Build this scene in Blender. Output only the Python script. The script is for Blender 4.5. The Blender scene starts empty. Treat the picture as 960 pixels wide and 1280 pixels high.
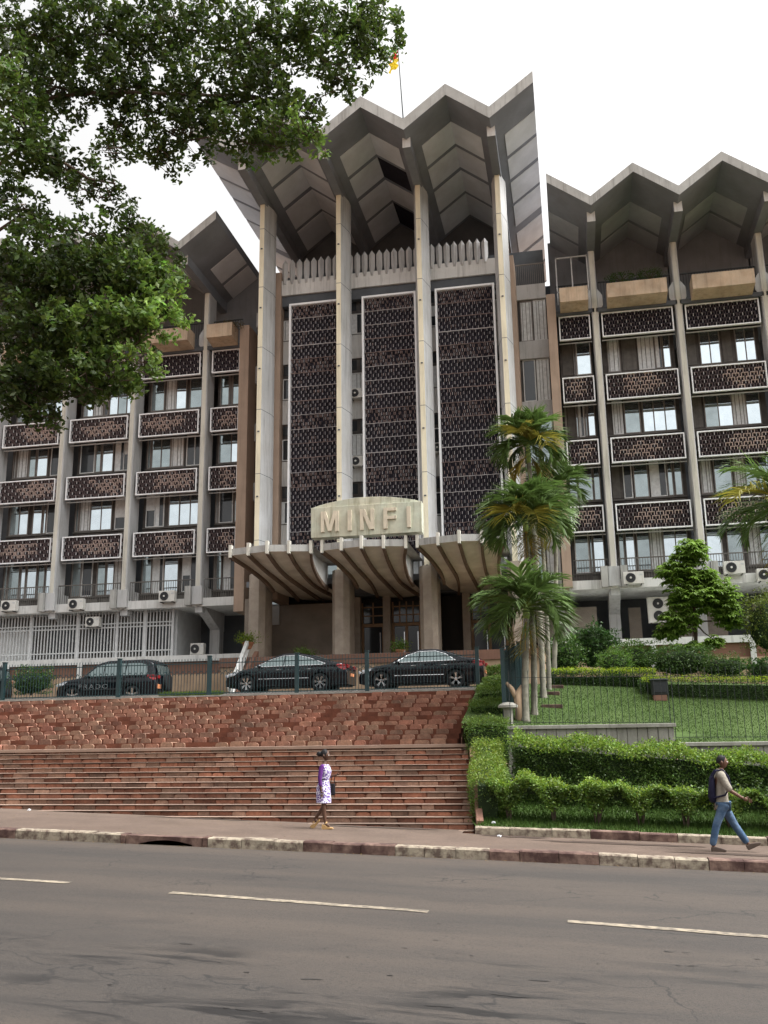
import bpy, bmesh, math, random
import numpy as np
from mathutils import Vector, Matrix, Euler
random.seed(7); RN = np.random.default_rng(11)
SC = bpy.context.scene
COL = SC.collection
rad = math.radians

# ------------------------------------------------------------------ camera, sky, sun, exposure
PITCH, ROLL, YAW, FPX = rad(13.600), rad(-0.839), rad(11.150), 1173.9
_f = Vector((-math.sin(YAW)*math.cos(PITCH), math.cos(YAW)*math.cos(PITCH), math.sin(PITCH)))
_r0 = Vector((math.cos(YAW), math.sin(YAW), 0)); _u0 = _r0.cross(_f)
_R = (_r0*math.cos(ROLL) + _u0*math.sin(ROLL)).normalized(); _U = _R.cross(_f).normalized()
cam_d = bpy.data.cameras.new('camera'); cam = bpy.data.objects.new('camera', cam_d); COL.objects.link(cam)
cam.matrix_world = Matrix(((_R.x, _U.x, -_f.x, 0), (_R.y, _U.y, -_f.y, 0), (_R.z, _U.z, -_f.z, 0), (0, 0, 0, 1)))
cam_d.sensor_fit = 'VERTICAL'; cam_d.sensor_height = 32.0; cam_d.lens = 32.0*FPX/1280.0
cam_d.clip_start = 0.1; cam_d.clip_end = 3000
SC.camera = cam

SUN_EL, SUN_AZ = rad(58), rad(88)      # azimuth measured clockwise from +Y: high on the right, veiled by cloud
world = bpy.data.worlds.new('World'); SC.world = world; world.use_nodes = True
nt = world.node_tree; nt.nodes.clear()
sky = nt.nodes.new('ShaderNodeTexSky'); sky.sky_type = 'NISHITA'; sky.sun_disc = False
sky.sun_elevation = SUN_EL; sky.sun_rotation = SUN_AZ
sky.air_density = 1.0; sky.dust_density = 9.0; sky.ozone_density = 1.0
hs = nt.nodes.new('ShaderNodeHueSaturation'); hs.inputs['Saturation'].default_value = 0.0
bg = nt.nodes.new('ShaderNodeBackground'); bg.inputs['Strength'].default_value = 0.15
wo = nt.nodes.new('ShaderNodeOutputWorld')
nt.links.new(sky.outputs['Color'], hs.inputs['Color']); nt.links.new(hs.outputs['Color'], bg.inputs['Color'])
nt.links.new(bg.outputs['Background'], wo.inputs['Surface'])
sd = bpy.data.lights.new('sun', 'SUN'); sd.energy = 0.7; sd.angle = rad(30); sd.color = (1.0, 0.97, 0.93)
sun = bpy.data.objects.new('sun', sd); COL.objects.link(sun)
sdir = Vector((math.sin(SUN_AZ)*math.cos(SUN_EL), math.cos(SUN_AZ)*math.cos(SUN_EL), math.sin(SUN_EL)))
sun.rotation_euler = sdir.to_track_quat('Z', 'Y').to_euler(); sun.location = (0, 0, 60)
SC.view_settings.view_transform = 'Standard'; SC.view_settings.look = 'None'
SC.view_settings.gamma = 1.0; SC.view_settings.use_curve_mapping = False
SC.view_settings.exposure = 1.38

# ------------------------------------------------------------------ helpers
def at(px, py, Y):
    """point of the plane Y = const seen at a pixel of the 960x1280 photograph"""
    v = _f*FPX + _R*(px-480) - _U*(py-640)
    return v*(Y/v.y)
def zside(X): return -2.10 - 0.034*X          # pavement level; the street falls to the right
def zroad(X): return zside(X) - 0.15

def tag(o, label=None, cat=None, group=None, kind=None):
    if label: o['label'] = label
    if cat: o['category'] = cat
    if group: o['group'] = group
    if kind: o['kind'] = kind
    return o
def thing(name, label, cat, loc=(0, 0, 0), rz=0.0, group=None):
    o = bpy.data.objects.new(name, None); COL.objects.link(o)
    o.location = loc; o.rotation_euler = (0, 0, rz); o.empty_display_size = 0.2
    return tag(o, label, cat, group)
def origin_of(p):
    v = Vector((0, 0, 0))
    while p is not None:
        v += Vector(p.location); p = p.parent
    return v
def link(name, me, mats, parent=None):
    o = bpy.data.objects.new(name, me); COL.objects.link(o)
    for m in (mats if isinstance(mats, (list, tuple)) else [mats]): me.materials.append(m)
    if parent is not None: o.parent = parent
    return o

class MB:
    def __init__(s): s.v = []; s.f = []; s.m = []; s.t = []
    def add(s, vs, fs, mi=0, tint=1.0):
        b = len(s.v); s.v.extend([tuple(p) for p in vs])
        for f in fs: s.f.append([b+i for i in f]); s.m.append(mi); s.t.append(tint)
        return s
    def box(s, x0, x1, y0, y1, z0, z1, mi=0, tint=1.0):
        if x0 > x1: x0, x1 = x1, x0
        if y0 > y1: y0, y1 = y1, y0
        if z0 > z1: z0, z1 = z1, z0
        return s.add([(x0,y0,z0),(x1,y0,z0),(x1,y1,z0),(x0,y1,z0),(x0,y0,z1),(x1,y0,z1),(x1,y1,z1),(x0,y1,z1)],
                     [(0,3,2,1),(4,5,6,7),(0,1,5,4),(1,2,6,5),(2,3,7,6),(3,0,4,7)], mi, tint)
    def bar(s, a, b, w, h, mi=0, up=(0,0,1), tint=1.0):
        a = Vector(a); b = Vector(b); d = (b-a).normalized(); u = Vector(up)
        if abs(d.dot(u)) > .99: u = Vector((0,1,0))
        r = d.cross(u).normalized(); u = r.cross(d)
        vs = []
        for p in (a, b):
            for sx, sz in ((-1,-1),(1,-1),(1,1),(-1,1)): vs.append(p + r*(w/2*sx) + u*(h/2*sz))
        return s.add(vs, [(0,1,2,3),(7,6,5,4),(0,4,5,1),(1,5,6,2),(2,6,7,3),(3,7,4,0)], mi, tint)
    def extr(s, poly, axis, a, b, mi=0, tint=1.0):
        """extrude a polygon: axis 'x': poly=(y,z); 'y': poly=(x,z); 'z': poly=(x,y)"""
        def P(p, t):
            return (t, p[0], p[1]) if axis == 'x' else ((p[0], t, p[1]) if axis == 'y' else (p[0], p[1], t))
        n = len(poly); vs = [P(p, a) for p in poly] + [P(p, b) for p in poly]
        fs = [tuple(range(n)), tuple(range(2*n-1, n-1, -1))] + [(i, i+n, (i+1) % n + n, (i+1) % n) for i in range(n)]
        return s.add(vs, fs, mi, tint)
    def tube(s, pts, r, n=6, mi=0, cap=True, tint=1.0):
        pts = [Vector(p) for p in pts]; N = len(pts)
        rs = r if isinstance(r, (list, tuple)) else [r]*N
        vs = []; prev = None
        for i, p in enumerate(pts):
            d = (pts[min(i+1, N-1)] - pts[max(i-1, 0)]).normalized()
            if prev is None:
                u = Vector((0,0,1)) if abs(d.z) < .9 else Vector((1,0,0))
                a = d.cross(u).normalized()
            else:
                a = (prev - d*prev.dot(d)).normalized()
            prev = a; b = d.cross(a)
            for k in range(n):
                t = 2*math.pi*k/n; vs.append(p + (a*math.cos(t) + b*math.sin(t))*rs[i])
        fs = [(i*n+k, i*n+(k+1) % n, (i+1)*n+(k+1) % n, (i+1)*n+k) for i in range(N-1) for k in range(n)]
        if cap: fs += [tuple(range(n-1, -1, -1)), tuple(range((N-1)*n, N*n))]
        return s.add(vs, fs, mi, tint)
    def lathe(s, prof, c=(0,0,0), n=16, axis='z', mi=0, tint=1.0):
        """prof: list of (radius, height along the axis)"""
        vs = []
        for r, h in prof:
            for k in range(n):
                t = 2*math.pi*k/n; a, b = r*math.cos(t), r*math.sin(t)
                p = (a, b, h) if axis == 'z' else ((a, h, b) if axis == 'y' else (h, a, b))
                vs.append((p[0]+c[0], p[1]+c[1], p[2]+c[2]))
        N = len(prof)
        fs = [(i*n+k, i*n+(k+1) % n, (i+1)*n+(k+1) % n, (i+1)*n+k) for i in range(N-1) for k in range(n)]
        fs += [tuple(range(n-1, -1, -1)), tuple(range((N-1)*n, N*n))]
        return s.add(vs, fs, mi, tint)
    def grid(s, P, mi=0, tint=1.0):
        h = len(P); w = len(P[0])
        return s.add([p for row in P for p in row], [(i*w+j, i*w+j+1, (i+1)*w+j+1, (i+1)*w+j) for i in range(h-1) for j in range(w-1)], mi, tint)
    def build(s, name, mats, parent=None, smooth=False, local=False, bevel=0, fix=True):
        me = bpy.data.meshes.new(name)
        off = Vector((0,0,0)) if (local or parent is None) else origin_of(parent)
        me.from_pydata([(p[0]-off.x, p[1]-off.y, p[2]-off.z) for p in s.v], [], s.f)
        me.polygons.foreach_set('material_index', s.m)
        if any(t != 1.0 for t in s.t):
            at_ = me.color_attributes.new('tint', 'FLOAT_COLOR', 'CORNER')
            buf = []
            for f, t in zip(s.f, s.t):
                c = (t, t, t) if not isinstance(t, tuple) else t
                buf.extend([c[0], c[1], c[2], 1.0]*len(f))
            at_.data.foreach_set('color', buf)
        if fix:
            bm = bmesh.new(); bm.from_mesh(me); bmesh.ops.recalc_face_normals(bm, faces=bm.faces); bm.to_mesh(me); bm.free()
        if smooth: me.polygons.foreach_set('use_smooth', [True]*len(me.polygons))
        me.update()
        o = link(name, me, mats, parent)
        if bevel:
            b = o.modifiers.new('bevel', 'BEVEL'); b.width = bevel; b.segments = 2; b.limit_method = 'ANGLE'
        return o

def np_mesh(name, V, F, mats, parent=None, tint=None, smooth=False):
    """V (n,3), F (m,3) triangles, tint (m,3) per face"""
    me = bpy.data.meshes.new(name)
    if parent is not None:
        o_ = origin_of(parent); V = V - np.array([o_.x, o_.y, o_.z])
    me.vertices.add(len(V)); me.vertices.foreach_set('co', V.astype(np.float32).ravel())
    k = F.shape[1]
    me.loops.add(F.size); me.loops.foreach_set('vertex_index', F.astype(np.int32).ravel())
    me.polygons.add(len(F)); me.polygons.foreach_set('loop_start', np.arange(0, F.size, k, dtype=np.int32))
    me.polygons.foreach_set('loop_total', np.full(len(F), k, dtype=np.int32))
    if tint is not None:
        a = me.color_attributes.new('tint', 'FLOAT_COLOR', 'CORNER')
        c = np.ones((len(F), k, 4), dtype=np.float32); c[:, :, :3] = tint[:, None, :]
        a.data.foreach_set('color', c.ravel())
    me.update(); me.validate()
    return link(name, me, mats, parent)

# ------------------------------------------------------------------ materials
def mat(name, c, rough=.85, var=.12, scale=1.5, bump=0.0, bscale=20, metal=0.0, tint=False, streak=0.0, streak_c=(.05,.045,.035),
        spec=.3, c2=None, c2scale=.6, c2amt=.5, transl=0.0, coat=0.0, fine=0.0, fscale=40):
    m = bpy.data.materials.new(name); m.use_nodes = True; n = m.node_tree.nodes; L = m.node_tree.links
    b = n['Principled BSDF']; b.inputs['Roughness'].default_value = rough; b.inputs['Metallic'].default_value = metal
    b.inputs['Specular IOR Level'].default_value = spec; b.inputs['Coat Weight'].default_value = coat
    tc = n.new('ShaderNodeTexCoord'); geo = n.new('ShaderNodeNewGeometry')
    pos = geo.outputs['Position']
    rgb = n.new('ShaderNodeRGB'); rgb.outputs[0].default_value = (*c, 1); cur = rgb.outputs[0]
    def noise(sc, det=5, vec=None, rg=.6):
        t = n.new('ShaderNodeTexNoise'); t.inputs['Scale'].default_value = sc; t.inputs['Detail'].default_value = det
        t.inputs['Roughness'].default_value = rg
        L.new(vec if vec is not None else pos, t.inputs['Vector']); return t.outputs['Fac']
    def ramp(fac, lo, hi):
        r = n.new('ShaderNodeMapRange'); r.inputs['From Min'].default_value = lo; r.inputs['From Max'].default_value = hi
        L.new(fac, r.inputs['Value']); return r.outputs['Result']
    def mix(fac, a, bcol, mode='MIX'):
        x = n.new('ShaderNodeMix'); x.data_type = 'RGBA'; x.blend_type = mode
        if isinstance(fac, float): x.inputs[0].default_value = fac
        else: L.new(fac, x.inputs[0])
        for sock, val in ((6, a), (7, bcol)):
            if isinstance(val, tuple): x.inputs[sock].default_value = (*val, 1)
            else: L.new(val, x.inputs[sock])
        return x.outputs[2]
    def mul(a, k):
        q = n.new('ShaderNodeMath'); q.operation = 'MULTIPLY'; L.new(a, q.inputs[0]); q.inputs[1].default_value = k; return q.outputs[0]
    if c2 is not None:
        cur = mix(mul(ramp(noise(c2scale, 6), .42, .62), c2amt), cur, c2)
    if var:
        r = ramp(noise(scale), .3, .7); 
        q = n.new('ShaderNodeMapRange'); q.inputs['To Min'].default_value = 1-var; q.inputs['To Max'].default_value = 1+var; L.new(r, q.inputs['Value'])
        cur = mix(1.0, cur, q.outputs['Result'], 'MULTIPLY')
    if fine:
        q = n.new('ShaderNodeMapRange'); q.inputs['From Min'].default_value = .3; q.inputs['From Max'].default_value = .7
        q.inputs['To Min'].default_value = 1-fine; q.inputs['To Max'].default_value = 1+fine; L.new(noise(fscale, 3), q.inputs['Value'])
        cur = mix(1.0, cur, q.outputs['Result'], 'MULTIPLY')
    if streak:
        mp = n.new('ShaderNodeMapping'); mp.inputs['Scale'].default_value = (5, 5, .35); L.new(pos, mp.inputs['Vector'])
        cur = mix(mul(ramp(noise(1.0, 6, mp.outputs['Vector'], .7), .5, .75), streak), cur, streak_c)
    if tint:
        a = n.new('ShaderNodeVertexColor'); a.layer_name = 'tint'
        cur = mix(1.0, cur, a.outputs['Color'], 'MULTIPLY')
    L.new(cur, b.inputs['Base Color'])
    if bump:
        bp = n.new('ShaderNodeBump'); bp.inputs['Strength'].default_value = bump; bp.inputs['Distance'].default_value = .02
        L.new(noise(bscale, 6), bp.inputs['Height']); L.new(bp.outputs['Normal'], b.inputs['Normal'])
    if transl:
        tr = n.new('ShaderNodeBsdfTranslucent'); mx = n.new('ShaderNodeMixShader'); mx.inputs[0].default_value = transl
        L.new(cur, tr.inputs['Color']); L.new(b.outputs[0], mx.inputs[1]); L.new(tr.outputs[0], mx.inputs[2])
        L.new(mx.outputs[0], n['Material Output'].inputs['Surface'])
    return m

M = dict(
 concrete = mat('concrete', (.43,.43,.41), .9, .12, .8, .25, 12, streak=.6, c2=(.28,.27,.25), fine=.08),
 conc_pale = mat('pale_concrete', (.62,.62,.60), .9, .10, .8, .2, 12, streak=.5, fine=.05),
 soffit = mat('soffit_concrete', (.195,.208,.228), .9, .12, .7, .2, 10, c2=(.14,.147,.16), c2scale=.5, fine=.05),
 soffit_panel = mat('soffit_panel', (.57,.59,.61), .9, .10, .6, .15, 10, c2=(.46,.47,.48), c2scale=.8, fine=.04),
 cream = mat('cream_paint', (.72,.66,.50), .8, .08, .5, .1, 12, streak=.4, streak_c=(.25,.2,.12)),
 pilcream = mat('pillar_cream', (.58,.56,.49), .85, .10, .5, .15, 12, streak=.55),
 colgrey = mat('column_grey', (.50,.505,.505), .85, .10, .5, .15, 12, streak=.45, c2=(.42,.41,.39), fine=.05),
 brownpier = mat('brown_pier', (.37,.275,.21), .85, .12, .8, .1, 12, streak=.3),
 stoneclad = mat('stone_cladding', (.38,.33,.275), .6, .15, 1.2, .1, 14, c2=(.29,.24,.20), c2scale=2.2, fine=.1),
 white = mat('white_metal', (.86,.87,.88), .5, .05, 2, streak=.12),
 lat_tip2 = mat('lattice_tip_dull', (.36,.34,.35), .6, .25, 6),
 lat_warm2 = mat('lattice_warm_dull', (.27,.20,.185), .7, .3, 5),
 lat_dash = mat('lattice_tip', (.50,.47,.47), .6, .2, 6),
 lat_dark = mat('lattice_dark', (.078,.060,.068), .7, .3, 4),
 lat_warm = mat('lattice_lit', (.50,.39,.345), .6, .25, 5),
 lat_mid = mat('lattice_brown', (.12,.088,.088), .7, .3, 4),
 lat_back2 = mat('lattice_backing_brown', (.032,.025,.030), .8, .4, 3),
 lat_back = mat('lattice_back', (.014,.012,.019), .8, .4, 3),
 wood = mat('dark_joinery', (.060,.052,.047), .6, .35, 2, c2=(.11,.10,.092), c2scale=1.1),
 wood2 = mat('weathered_board', (.12,.112,.102), .7, .25, 2.5, streak=.5),
 winframe = mat('white_frame', (.62,.63,.62), .5, .08, 3),
 grayframe = mat('grey_frame', (.22,.2,.185), .5, .15, 3),
 glass_sky = mat('reflective_glass', (.76,.85,.90), .05, .08, 1.5, metal=.9, spec=.8, bump=.05, bscale=2.5),
 glass_mid = mat('tinted_glass', (.36,.42,.43), .07, .15, 1.5, metal=.8, spec=.8, bump=.04, bscale=3),
 glass_dark = mat('dark_glass', (.035,.04,.045), .08, .1, 1.5, spec=.7),
 wing_panel_shaded = mat('shaded_soffit_panel', (.36,.38,.40), .9, .12, .6, .15, 10, c2=(.28,.29,.31), c2scale=.8),  # soffit panel darkened: the right wing's shade is put into its colour
 setback = mat('setback_wall', (.21,.225,.245), .9, .15, .8, streak=.3),
 curtain = mat('curtain', (.66,.68,.68), .9, .15, 6),
 planter = mat('planter_panel', (.52,.41,.30), .85, .2, .9, .1, 12, streak=.45, c2=(.42,.29,.19), c2scale=1.4),
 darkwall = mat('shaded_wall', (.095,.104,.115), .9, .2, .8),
 pebble = mat('pebble_dash', (.25,.215,.18), .95, .15, 1.2, .8, 60, fine=.4, fscale=55),
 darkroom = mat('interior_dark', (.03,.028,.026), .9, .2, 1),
 brownwall = mat('brown_wall', (.19,.10,.07), .85, .15, 1.2, .1, 12, streak=.3),
 tanwall = mat('tan_stone_wall', (.40,.285,.19), .85, .15, 1.2, .2, 14, c2=(.3,.2,.13), c2scale=1.5),
 sign = mat('sign_board', (.47,.45,.35), .75, .18, 1.6, .2, 18, streak=.8, streak_c=(.16,.15,.08), c2=(.50,.54,.44), c2scale=.7, c2amt=.8),
 letter = mat('sign_letter', (.60,.53,.41), .75, .12, 3, streak=.5),
 shell = mat('canopy_shell', (.70,.65,.56), .85, .12, 1.0, .15, 12, c2=(.5,.44,.35), c2scale=.9),
 ribc = mat('canopy_rib', (.17,.12,.09), .8, .2, 2),
 bronze = mat('door_frame', (.30,.19,.11), .5, .2, 2),
 ac = mat('ac_casing', (.62,.61,.57), .6, .08, 4, streak=.25, streak_c=(.25,.17,.09)),
 acfan = mat('ac_grille', (.06,.06,.065), .6, .1, 4),
 steel = mat('grey_steel', (.50,.51,.51), .5, .1, 3),
 greensteel = mat('green_steel', (.012,.036,.040), .5, .2, 3, spec=.5),
 darksteel = mat('dark_steel', (.03,.035,.035), .5, .2, 3),
 step = mat('step_stone', (.275,.138,.092), .85, .26, 2.2, .45, 14, tint=True, c2=(.125,.062,.045), c2scale=.8, c2amt=.7, streak=.35, streak_c=(.08,.05,.04), fine=.2, fscale=18),
 stepjoint = mat('step_mortar', (.125,.045,.026), .9, .3, 3, .3, 18),
 nosing = mat('step_nosing', (.21,.145,.11), .8, .15, 2.5, .15, 20, tint=True),
 asphalt = mat('asphalt', (.060,.054,.049), .88, .16, .35, .35, 90, c2=(.085,.073,.060), c2scale=.25, c2amt=.8, fine=.16, fscale=45, spec=.35),
 patch = mat('asphalt_stain', (.026,.023,.021), .7, .3, 1.5, .3, 80),
 roadpaint = mat('road_paint', (.25,.21,.155), .8, .25, 3, c2=(.10,.085,.07), c2scale=9, c2amt=.9),
 pave = mat('pavement_tile', (.112,.080,.062), .9, .16, .9, .3, 30, c2=(.10,.07,.053), c2scale=.8, c2amt=.7, fine=.12, fscale=16),
 mud = mat('mud_streak', (.050,.033,.024), .95, .25, 2, .5, 25),
 kerbred = mat('kerb_maroon', (.070,.037,.031), .85, .25, 3, .5, 20, c2=(.25,.17,.13), c2scale=3, c2amt=.5),
 kerbwhite = mat('kerb_cream', (.30,.255,.19), .85, .25, 3, .6, 20, c2=(.09,.06,.048), c2scale=7, c2amt=.9),
 earth = mat('earth', (.17,.10,.06), .95, .25, 1.5, .5, 14),
 lawn = mat('lawn', (.042,.074,.014), .95, .18, .8, .3, 30, c2=(.052,.080,.020), c2scale=.5, c2amt=.7, fine=.2, fscale=14),
 blade = mat('grass_blade', (.050,.092,.013), .8, .15, 1.0, tint=True, transl=.25),
 leaf = mat('leaf_green', (.080,.135,.028), .5, .15, 2.0, tint=True, transl=.45, spec=.45),
 leafdark = mat('leaf_dark', (.052,.090,.019), .5, .15, 2.0, tint=True, transl=.5, spec=.45),
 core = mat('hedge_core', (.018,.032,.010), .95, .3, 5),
 palmleaf = mat('palm_leaflet', (.078,.128,.032), .45, .15, 2, tint=True, transl=.25, spec=.5),
 palmtrunk = mat('palm_trunk', (.205,.195,.155), .9, .35, 3.5, .6, 15, streak=.7, c2=(.13,.12,.09), c2scale=5),
 crownshaft = mat('palm_crownshaft', (.22,.30,.08), .6, .1, 3),
 bark = mat('bark', (.085,.062,.045), .9, .25, 3, .5, 20),
 gwall = mat('garden_wall', (.30,.29,.255), .9, .15, 1.2, .3, 14, streak=.5, c2=(.2,.19,.16), c2scale=1.3),
 paint = mat('car_paint', (.004,.0045,.0075), .14, 0, 1, spec=.35, coat=.25),
 cglass = mat('car_glass', (.20,.25,.25), .08, 0, 1, metal=.6, spec=.9),
 chrome = mat('chrome', (.72,.73,.74), .18, 0, 1, metal=1),
 rubber = mat('rubber', (.016,.016,.017), .85, .1, 5),
 plastic = mat('black_plastic', (.018,.018,.02), .5, .1, 5),
 redlamp = mat('red_lamp', (.22,.012,.014), .25, 0, 1, spec=.6),
 clearlamp = mat('clear_lamp', (.6,.62,.65), .12, 0, 1, metal=.5),
 plate = mat('number_plate', (.55,.22,.10), .5, 0, 1),
 lettw = mat('white_lettering', (.16,.165,.17), .5, 0, 1),
 skin = mat('skin', (.085,.042,.026), .55, .08, 8),
 skin2 = mat('skin_man', (.12,.060,.038), .55, .08, 8),
 hair = mat('hair', (.008,.007,.008), .7, .2, 20),
 purple = mat('purple_cardigan', (.085,.018,.14), .9, .15, 10),
 shirt = mat('shirt_cloth', (.24,.215,.175), .9, .2, 9, 1.0, 11),
 denim = mat('denim', (.045,.085,.15), .9, .3, 6, 1.0, 12, c2=(.12,.17,.24), c2scale=4, c2amt=.6),
 bag = mat('navy_bag', (.007,.007,.026), .8, .2, 8),
 tan = mat('tan_leather', (.42,.26,.11), .6, .15, 10),
 shoe = mat('brown_shoe', (.075,.052,.04), .6, .15, 10),
 eye = mat('eye_white', (.7,.68,.64), .4, 0, 1),
 flagred = mat('flag_red', (.62,.03,.03), .8, .05, 3, transl=.3), flagyel = mat('flag_yellow', (.80,.62,.05), .8, .05, 3, transl=.3),
 flaggrn = mat('flag_green', (.02,.25,.08), .8, .05, 3, transl=.3),
 terracotta = mat('terracotta', (.33,.15,.08), .85, .15, 3),
 litter = mat('litter_white', (.75,.76,.78), .7, .05, 5),
)
# patterned dress fabric: white with violet and black marks
def dress_mat():
    m = bpy.data.materials.new('printed_dress'); m.use_nodes = True; n = m.node_tree.nodes; L = m.node_tree.links
    b = n['Principled BSDF']; b.inputs['Roughness'].default_value = .9
    g = n.new('ShaderNodeNewGeometry'); v = n.new('ShaderNodeTexVoronoi'); v.inputs['Scale'].default_value = 26
    L.new(g.outputs['Position'], v.inputs['Vector'])
    r = n.new('ShaderNodeValToRGB'); e = r.color_ramp.elements
    e[0].position = .42; e[0].color = (.11,.05,.24,1); e[1].position = .60; e[1].color = (.62,.60,.68,1)
    L.new(v.outputs['Distance'], r.inputs['Fac']); L.new(r.outputs['Color'], b.inputs['Base Color'])
    return m
M['dress'] = dress_mat()
def asphalt_mat():
    """worn brown-grey asphalt: aggregate, polished wheel bands, cracks and long damp stains"""
    m = bpy.data.materials.new('worn_asphalt'); m.use_nodes = True; n = m.node_tree.nodes; L = m.node_tree.links
    b = n['Principled BSDF']; g = n.new('ShaderNodeNewGeometry')
    def mp(sx, sy, off=0):
        q = n.new('ShaderNodeMapping'); q.inputs['Scale'].default_value = (sx, sy, 1); q.inputs['Location'].default_value = (off, off, 0); L.new(g.outputs['Position'], q.inputs['Vector']); return q.outputs['Vector']
    def noise(v, sc, det=6, rg=.6, dist=0):
        t = n.new('ShaderNodeTexNoise'); t.inputs['Scale'].default_value = sc; t.inputs['Detail'].default_value = det; t.inputs['Roughness'].default_value = rg; t.inputs['Distortion'].default_value = dist; L.new(v, t.inputs['Vector']); return t.outputs['Fac']
    def rng_(f, a, c, lo=0., hi=1.):
        r = n.new('ShaderNodeMapRange'); r.inputs['From Min'].default_value = a; r.inputs['From Max'].default_value = c; r.inputs['To Min'].default_value = lo; r.inputs['To Max'].default_value = hi; L.new(f, r.inputs['Value']); return r.outputs['Result']
    def mth(a, c, op='MULTIPLY'):
        q = n.new('ShaderNodeMath'); q.operation = op
        for i, s in enumerate((a, c)):
            if isinstance(s, (int, float)): q.inputs[i].default_value = s
            else: L.new(s, q.inputs[i])
        return q.outputs[0]
    def mix(f, a, c, mode='MIX'):
        x = n.new('ShaderNodeMix'); x.data_type = 'RGBA'; x.blend_type = mode
        if isinstance(f, float): x.inputs[0].default_value = f
        else: L.new(f, x.inputs[0])
        for s, v in ((6, a), (7, c)):
            if isinstance(v, tuple): x.inputs[s].default_value = (*v, 1)
            else: L.new(v, x.inputs[s])
        return x.outputs[2]
    bands = rng_(noise(mp(.10, .75), 1.0, 5, .55), .38, .62)
    cur = mix(bands, (.027,.0228,.0198), (.050,.039,.0308))
    cur = mix(mth(rng_(noise(mp(.5, 1.2, 7), 1.2, 8, .7), .52, .68), .55), cur, (.019,.016,.0145))
    cur = mix(mth(rng_(noise(mp(1, 1), 70, 2), .35, .7), .38), cur, (.075,.060,.048))
    cur = mix(mth(rng_(noise(mp(1, 1, 3), 38, 2), .56, .62), .6), cur, (.015,.013,.0125))
    sep = n.new('ShaderNodeSeparateXYZ'); L.new(g.outputs['Position'], sep.inputs[0])
    near0 = rng_(sep.outputs['Y'], 11.6, 9.4)
    near = mth(near0, rng_(noise(mp(.35, .7, 5.1), 1.0, 3), .42, .58))
    damp = mth(rng_(noise(mp(.75, 3.4, 2.3), 1.0, 7, .62, .6), .49, .57), near)
    cur = mix(mth(damp, .95), cur, (.007,.0062,.006))
    edge = rng_(sep.outputs['Y'], 17.2, 18.3)
    cur = mix(mth(mth(edge, rng_(noise(mp(.8, 2), 2.0), .4, .6)), .7), cur, (.065,.047,.035))
    v = n.new('ShaderNodeTexVoronoi'); v.feature = 'DISTANCE_TO_EDGE'; v.inputs['Scale'].default_value = .55
    wv = n.new('ShaderNodeVectorMath'); wv.operation = 'ADD'; nc = n.new('ShaderNodeTexNoise'); nc.inputs['Scale'].default_value = 1.6; nc.inputs['Detail'].default_value = 5; L.new(g.outputs['Position'], nc.inputs['Vector'])
    L.new(g.outputs['Position'], wv.inputs[0]); L.new(nc.outputs['Color'], wv.inputs[1]); L.new(wv.outputs[0], v.inputs['Vector'])
    crack = mth(rng_(v.outputs['Distance'], .012, .003), rng_(noise(mp(1, 1, 9), .35, 2), .50, .58))
    cur = mix(mth(crack, .75), cur, (.010,.009,.0085))
    L.new(cur, b.inputs['Base Color'])
    L.new(rng_(damp, 0, 1, .82, .55), b.inputs['Roughness']); b.inputs['Specular IOR Level'].default_value = .4
    bp = n.new('ShaderNodeBump'); bp.inputs['Strength'].default_value = .5; bp.inputs['Distance'].default_value = .012
    L.new(mth(noise(mp(1, 1), 80, 3), mth(noise(mp(1, 1), 4, 4), 1.5), 'ADD'), bp.inputs['Height']); L.new(bp.outputs['Normal'], b.inputs['Normal'])
    return m
M['road'] = asphalt_mat()

# ------------------------------------------------------------------ ground, road, pavement
def struct(mb, name, mats, **k): return tag(mb.build(name, mats, None, **k), kind='structure')
def sheet(xs, ys, zf):
    return [[(x, y, zf(x, y)) for x in xs] for y in ys]
def clampx(x): return max(-70, min(70, x))
g = MB(); g.grid(sheet([-900,-300,-120,-70,-35,0,35,70,120,300,900], [-700,-100,0,22,50,120,300,900], lambda x, y: -2.42-.034*clampx(x)))
struct(g, 'ground', M['earth'])
g = MB(); g.grid(sheet([-70,-35,0,35,70], [3.2, 18.36], lambda x, y: zroad(x))); struct(g, 'road', M['road'])
g = MB()
for x0, x1, y0, y1 in ((-13.0,-7.47,13.72,13.53),(-5.74,-2.03,13.21,12.88),(-.26,3.4,12.77,12.36),(-20.5,-15.5,14.1,13.8),(5.4,9.2,12.2,11.9)):
    w = .085; n = 14; P = [[], []]
    for i in range(n+1):
        t = i/n; x = x0+(x1-x0)*t; y = y0+(y1-y0)*t
        for r, s in ((0,-1),(1,1)): P[r].append((x, y+s*(w+random.uniform(-.018,.018)), zroad(x)+.008))
    g.grid(P)
struct(g, 'road_markings', M['roadpaint'])
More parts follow.
